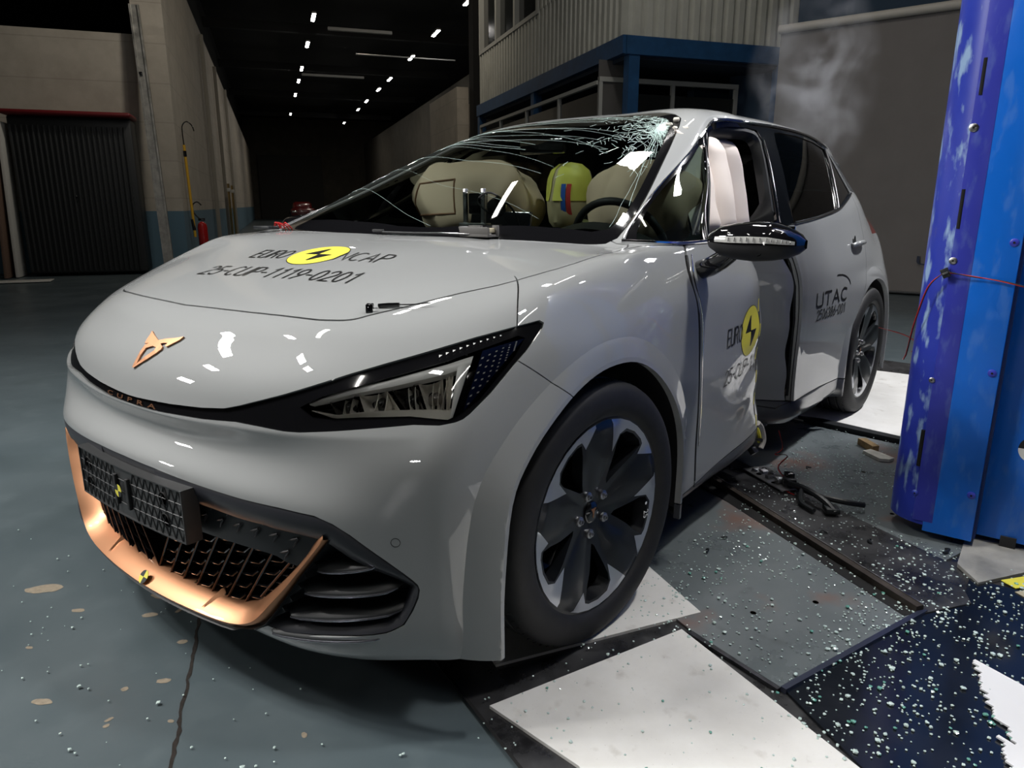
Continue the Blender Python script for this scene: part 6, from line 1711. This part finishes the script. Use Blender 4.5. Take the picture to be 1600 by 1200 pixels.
# ------------------------------------------------------------------ broken bits on the floor
rnd = random.Random(21)
def lump(pts, th, m, name, label, cat, loc, rz=0, bend=.0):
    o = empty(name, loc, rz, label, cat)
    b = MB(); b.prism(pts, 0, th, lambda u,v,h: Vector((u, v, h + bend*math.sin(u*20)))); b.build('piece', m, o, smooth=False); return o
o = empty('perforated_bracket', (-1.39,.90,.012), .95, 'flat galvanised bracket with punched holes on the black strip beside the wire', 'bracket')
b = MB(); b.box((0,0,.003), (.26,.11,.005), bev=.001); b.build('plate', mat('bright_galvanised', (.62,.62,.62), .3, metal=.9), o, smooth=False)
for k in range(7):
    b = MB(); b.box((-.09+.03*k, rnd.uniform(-.03,.03), .012), (.024,.03,.012), rz=rnd.random(), ry=rnd.uniform(-.5,.5), bev=.002); b.build('bent_tab', STEEL, o)
for k in range(5):
    b = MB(); b.lathe([(0,.0062),(.011,.0062)], c=(-.10+.05*k, .032*(-1)**k, 0), n=14); b.build('hole', DARK, o)
# torn black plastic handle-like trim
o = empty('plastic_debris', (-1.24,1.10,.012), .0, 'torn black plastic trim with two prongs lying on the black strip', 'debris')
b = MB()
b.tube(rnd_outline([(-.09,-.13,.02),(-.04,-.06,.035),(.01,.0,.040),(.05,.06,.030),(.08,.10,.010)],5), .012, n=8, radii=None)
b.tube(rnd_outline([(-.12,-.12,.01),(-.03,.00,.020),(-.01,.10,.025),(-.05,.17,.015)],5), .011, n=8)
b.tube(rnd_outline([(-.02,-.05,.03),(.05,-.03,.01),(.10,.03,.008)],5), .009, n=8)
b.box((.06,.08,.015), (.06,.05,.02), rz=.5, bev=.004); b.box((-.10,-.12,.02), (.05,.04,.035), rz=.7, bev=.004)
b.build('trim_piece', SATIN, o)
b = MB(); b.box((-.13,-.13,.035), (.035,.035,.03), rz=.6, bev=.003); b.build('plug', BLACK, o)
lump([(-.06,-.03),(.05,-.035),(.07,.0),(.06,.035),(-.02,.03),(-.07,.02)], .014, mat('pale_foam', (.55,.54,.47), .7, noise_scale=30, noise_amt=.2), 'foam_chip', 'small pale block lying before the pale rear plate', 'chip', (-1.97,1.19,.004), .9)
lump([(-.06,-.02),(.06,-.02),(.055,.015),(-.06,.02)], .03, mat('torn_wood', (.30,.20,.09), .8, noise_scale=30, noise_amt=.4), 'foam_chip', 'small brown torn block behind the pale block', 'chip', (-2.08,1.13,.004), .75)
for k, (x, y, s_, lb) in enumerate(((-1.02,1.345,.014,'tiny black clip on the grey cover right of the torn trim'),(-1.10,1.56,.016,'tiny curled black scrap in front of the blue pole'),(-1.0,1.20,.010,'tiny black scrap beside the torn trim'),(-1.62,.98,.012,'tiny black crumb near the hanging red wire'),(-.62,.93,.010,'tiny black crumb on the pit cover behind the front wheel'),(-.75,.94,.009,'tiny black crumb near the skirt of the front door'))):
    o = empty('black_scrap', (x,y,.006), rnd.random()*6, lb, 'scrap'); b = MB(); b.tube(rnd_outline([(-s_,0,.002),(-s_*.2,s_*.5,.008),(s_*.6,s_*.1,.004),(s_*1.2,-s_*.6,.003)],3), s_*.28, n=6); b.build('piece', SATIN, o)
for k, (x, y, lb) in enumerate(((-.355,1.175,'rusty hole in the pit cover nearest the camera'),(-.52,1.30,'second rusty bolt hole in the pit cover'),(-.78,1.40,'rusty hole beside the dark rail'),(-.86,1.20,'rusty hole at the back of the near pit cover'),(-1.33,1.36,'rusty hole in the far pit cover'),(-1.73,1.18,'rusty hole at the back of the far pit cover'))):
    o = empty('bolt_hole', (x,y,.0025), 0, lb, 'bolt hole'); b = MB(); b.lathe([(0,.0002),(.0085,.0002)], n=16); b.build('rust_ring', mat('rust', (.10,.03,.015), .9, noise_scale=90, noise_amt=.5), o); b = MB(); b.lathe([(0,.0006),(.005,.0006)], n=14); b.build('bore', DARK, o)
# plastic block on the cowl, clips on the hood
o = empty('cowl_clip', tuple(deform(Vector((-.245,.275,1.022)),'free')), .0, 'broken dark grey plastic bracket on the base of the windshield', 'bracket')
GP = mat('grey_plastic', (.10,.095,.09), .5)
b = MB(); b.box((0,0,.004), (.055,.115,.008), bev=.002); b.box((.022,0,.016), (.008,.115,.026), bev=.002); b.box((-.02,-.03,.018), (.012,.05,.03), bev=.002); b.box((0,-.055,.016), (.05,.008,.03), rx=.3, bev=.002); b.box((0,.012,.016), (.045,.006,.026), bev=.001); b.box((-.02,.05,.02), (.012,.02,.03), bev=.002); b.build('tray', GP, o)
b = MB(); b.box((.0,.032,.020), (.035,.040,.014), bev=.003); b.build('pad', mat('beige_pad', (.45,.40,.28), .7), o)
for k, (p, rz, lb) in enumerate((((.4288,.5224,.888),.7,'small black clip on the hood front seam'),)):
    o = empty('hood_clip', p, rz, lb, 'clip'); b = MB()
    for dx in (-.008,.008): b.box((dx,0,.008), (.007,.016,.020), bev=.002)
    b.box((0,0,.004), (.026,.006,.006), bev=.001); b.build('body', BLACK, o)
o = empty('hood_plug', (.400,.552,.899), 0, 'black rubber plug with a thin lead lying on the hood seam', 'plug'); b = MB(); b.tube([(.012,-.020,.002),(.0,.0,.004),(-.012,.022,.005)], .0045, n=10); b.tube(rnd_outline([(-.012,.022,.005),(-.03,.05,.006),(-.05,.08,.010)],4), .0015, n=6); b.build('body', BLACK, o)
o = empty('wire_tuft', tuple(deform(Vector((-.36,-.66,1.012)),'free')), 0, 'tuft of red and dark wires at the far corner of the windshield base', 'wires'); b = MB()
for k in range(4): b.tube(rnd_outline([(0,.02*k,0),(.02*math.sin(k),.02*k+.01,.022),(.0,.02*k+.03,.012),(-.02,.02*k+.02,.0)],4), .0022, n=6)
b.build('red_loops', WR, o); b = MB(); b.box((.02,-.02,.003), (.05,.10,.012), bev=.003); b.build('end_cap', SATIN, o)
# white ribbed sheet at the corner, added to imitate a lamp reflection in the floor
RB = mat('reflection_white', (.85,.85,.86), .4)
o = empty('reflection_ribs', (-.10,1.80,.006), 0, 'white ribbed sheet with a ragged edge imitating a floor reflection at the bottom right corner', 'sheet')
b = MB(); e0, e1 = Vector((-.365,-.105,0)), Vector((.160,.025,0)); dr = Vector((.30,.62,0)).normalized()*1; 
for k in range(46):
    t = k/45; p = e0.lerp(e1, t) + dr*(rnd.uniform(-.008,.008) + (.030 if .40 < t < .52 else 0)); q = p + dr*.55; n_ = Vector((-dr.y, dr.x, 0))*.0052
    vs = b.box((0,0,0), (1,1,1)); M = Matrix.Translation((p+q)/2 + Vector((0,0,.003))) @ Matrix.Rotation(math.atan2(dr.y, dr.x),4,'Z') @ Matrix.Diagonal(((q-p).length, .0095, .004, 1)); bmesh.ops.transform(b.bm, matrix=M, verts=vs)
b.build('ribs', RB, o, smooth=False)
# yellow-black tape stub by the rig
o = empty('floor_tape', (-1.02,1.775,.004), .9, 'short yellow and beige tape strips on the floor at the right edge', 'tape')
b = MB(); b.box((0,0,.001), (.05,.12,.002)); b.build('yellow_strip', YELLOW, o, smooth=False); b = MB(); b.box((.055,.0,.001), (.03,.16,.002)); b.box((-.05,-.04,.001), (.02,.14,.002)); b.build('beige_strip', mat('beige_pad'), o, smooth=False)
# ---- crumbs of safety glass: the 300 largest one by one, the rest as one mass
CRM = mat('glass_crumb', (.66,.80,.76), .12, spec=.9, coat=1.0); CRG = mat('green_glass_crumb', (.16,.42,.34), .2, spec=.9, coat=1.0)
def crumb_bm(s, r):
    b = bmesh.new(); bmesh.ops.create_icosphere(b, subdivisions=1, radius=1)
    for v in b.verts: v.co = Vector((v.co.x*rnd.uniform(.7,1.2), v.co.y*rnd.uniform(.7,1.2), v.co.z*rnd.uniform(.45,.75)))*s
    return b
protos = []
for k in range(8):
    bm_ = crumb_bm(1, 0); me = D.meshes.new('glass_crumb'); bm_.to_mesh(me); bm_.free(); me.materials.append(CRM if k < 6 else CRG); protos.append(me)
def zone():
    """a point on the floor where crumbs lie, with the size class"""
    while True:
        t = rnd.random()
        if t < .50: x, y = rnd.uniform(-1.9,-.1), rnd.uniform(.85,1.62)
        elif t < .80: x, y = rnd.uniform(-1.1,.05), rnd.uniform(1.38,1.95)
        elif t < .92: x, y = rnd.uniform(-2.3,-1.2), rnd.uniform(.8,1.5)
        elif t < .965: x, y = rnd.uniform(-.1,.5), rnd.uniform(.8,1.6)
        else: x, y = rnd.uniform(.6,1.35), rnd.uniform(-1.1,.8)
        if math.hypot(x+1.30, y-1.48) < .16 or (x > -1.5 and x < -1.15 and y > 1.4): continue
        if x > .1 and y > 1.60: continue
        return x, y
pts = [zone() for _ in range(3300)]
camx = Vector(CAM)
def app(p): return (Vector((p[0],p[1],0))-camx).length
sz = [((rnd.uniform(.0018,.0042) if rnd.random() < .90 else rnd.uniform(.004,.0065))*(1.0 if p[1] < 1.38 or p[0] < -1.1 else 1.15)) for p in pts]
order = sorted(range(len(pts)), key=lambda i: -sz[i]/app(pts[i]))
def lvl(x, y): return .0045
for i in order[:300]:
    x, y = pts[i]; s_ = sz[i]; o = D.objects.new('glass_crumb', protos[rnd.randrange(8)]); COL.objects.link(o)
    o.location = (x, y, lvl(x, y) + s_*.35 - (.012 if x > .55 else 0)); o.scale = (s_,s_,s_); o.rotation_euler = (0,0,rnd.random()*6.3)
    tag(o, 'coarse crumb of shattered safety glass lying on the floor', 'glass crumb', 'coarse crumbs of safety glass on the floor')
V_, F_ = [], []; tmpl = [( [tuple(v.co) for v in me.vertices], [tuple(p.vertices) for p in me.polygons]) for me in protos[:6]]
for i in order[300:]:
    x, y = pts[i]; s_ = sz[i]*.9; vv, ff = tmpl[rnd.randrange(6)]; k = len(V_); V_ += [(x+a*s_, y+b_2*s_, lvl(x,y) + c*s_ + s_*.3 - (.012 if x > .55 else 0)) for a, b_2, c in vv]; F_ += [tuple(q+k for q in f) for f in ff]
me = D.meshes.new('fine_glass_crumbs'); me.from_pydata(V_, [], F_); me.materials.append(CRM); o = link(D.objects.new('fine_glass_crumbs', me)); tag(o, 'fine crumbs of shattered safety glass strewn over the floor beside the car', 'glass crumbs', kind='stuff')
# ---- smoke drifting off the roof
m = D.materials.new('smoke'); m.use_nodes = True; nt = m.node_tree; nt.nodes.clear(); out = nt.nodes.new('ShaderNodeOutputMaterial'); vs = nt.nodes.new('ShaderNodeVolumePrincipled'); vs.inputs['Color'].default_value = (.9,.93,1,1); vs.inputs['Anisotropy'].default_value = .2
tc = nt.nodes.new('ShaderNodeTexCoord'); n1 = nt.nodes.new('ShaderNodeTexNoise'); n1.inputs['Scale'].default_value = 3.4; n1.inputs['Detail'].default_value = 6; n1.inputs['Distortion'].default_value = 1.6; nt.links.new(tc.outputs['Object'], n1.inputs['Vector'])
mr = nt.nodes.new('ShaderNodeMapRange'); mr.inputs['From Min'].default_value = .47; mr.inputs['From Max'].default_value = .78; mr.inputs['To Max'].default_value = 1
nt.links.new(n1.outputs['Fac'], mr.inputs['Value'])
gr = nt.nodes.new('ShaderNodeTexGradient'); gr.gradient_type = 'SPHERICAL'; mp = nt.nodes.new('ShaderNodeMapping'); mp.inputs['Scale'].default_value = (2.2,2.8,1.7); nt.links.new(tc.outputs['Object'], mp.inputs['Vector']); nt.links.new(mp.outputs[0], gr.inputs['Vector'])
mu = nt.nodes.new('ShaderNodeMath'); mu.operation = 'MULTIPLY'; nt.links.new(mr.outputs[0], mu.inputs[0]); nt.links.new(gr.outputs['Fac'], mu.inputs[1]); m2 = nt.nodes.new('ShaderNodeMath'); m2.operation = 'MULTIPLY'; m2.inputs[1].default_value = 2.7; nt.links.new(mu.outputs[0], m2.inputs[0]); nt.links.new(m2.outputs[0], vs.inputs['Density']); nt.links.new(vs.outputs[0], out.inputs['Volume'])
b = MB(); bmesh.ops.create_icosphere(b.bm, subdivisions=3, radius=1.0)
for v in b.bm.verts: v.co = Vector((v.co.x*.45, v.co.y*.36, v.co.z*.60))
o = b.build('smoke', m); o.location = (-3.0,.45,1.80); tag(o, 'thin wisps of pale smoke rising from behind the roof of the car', 'smoke', kind='stuff')
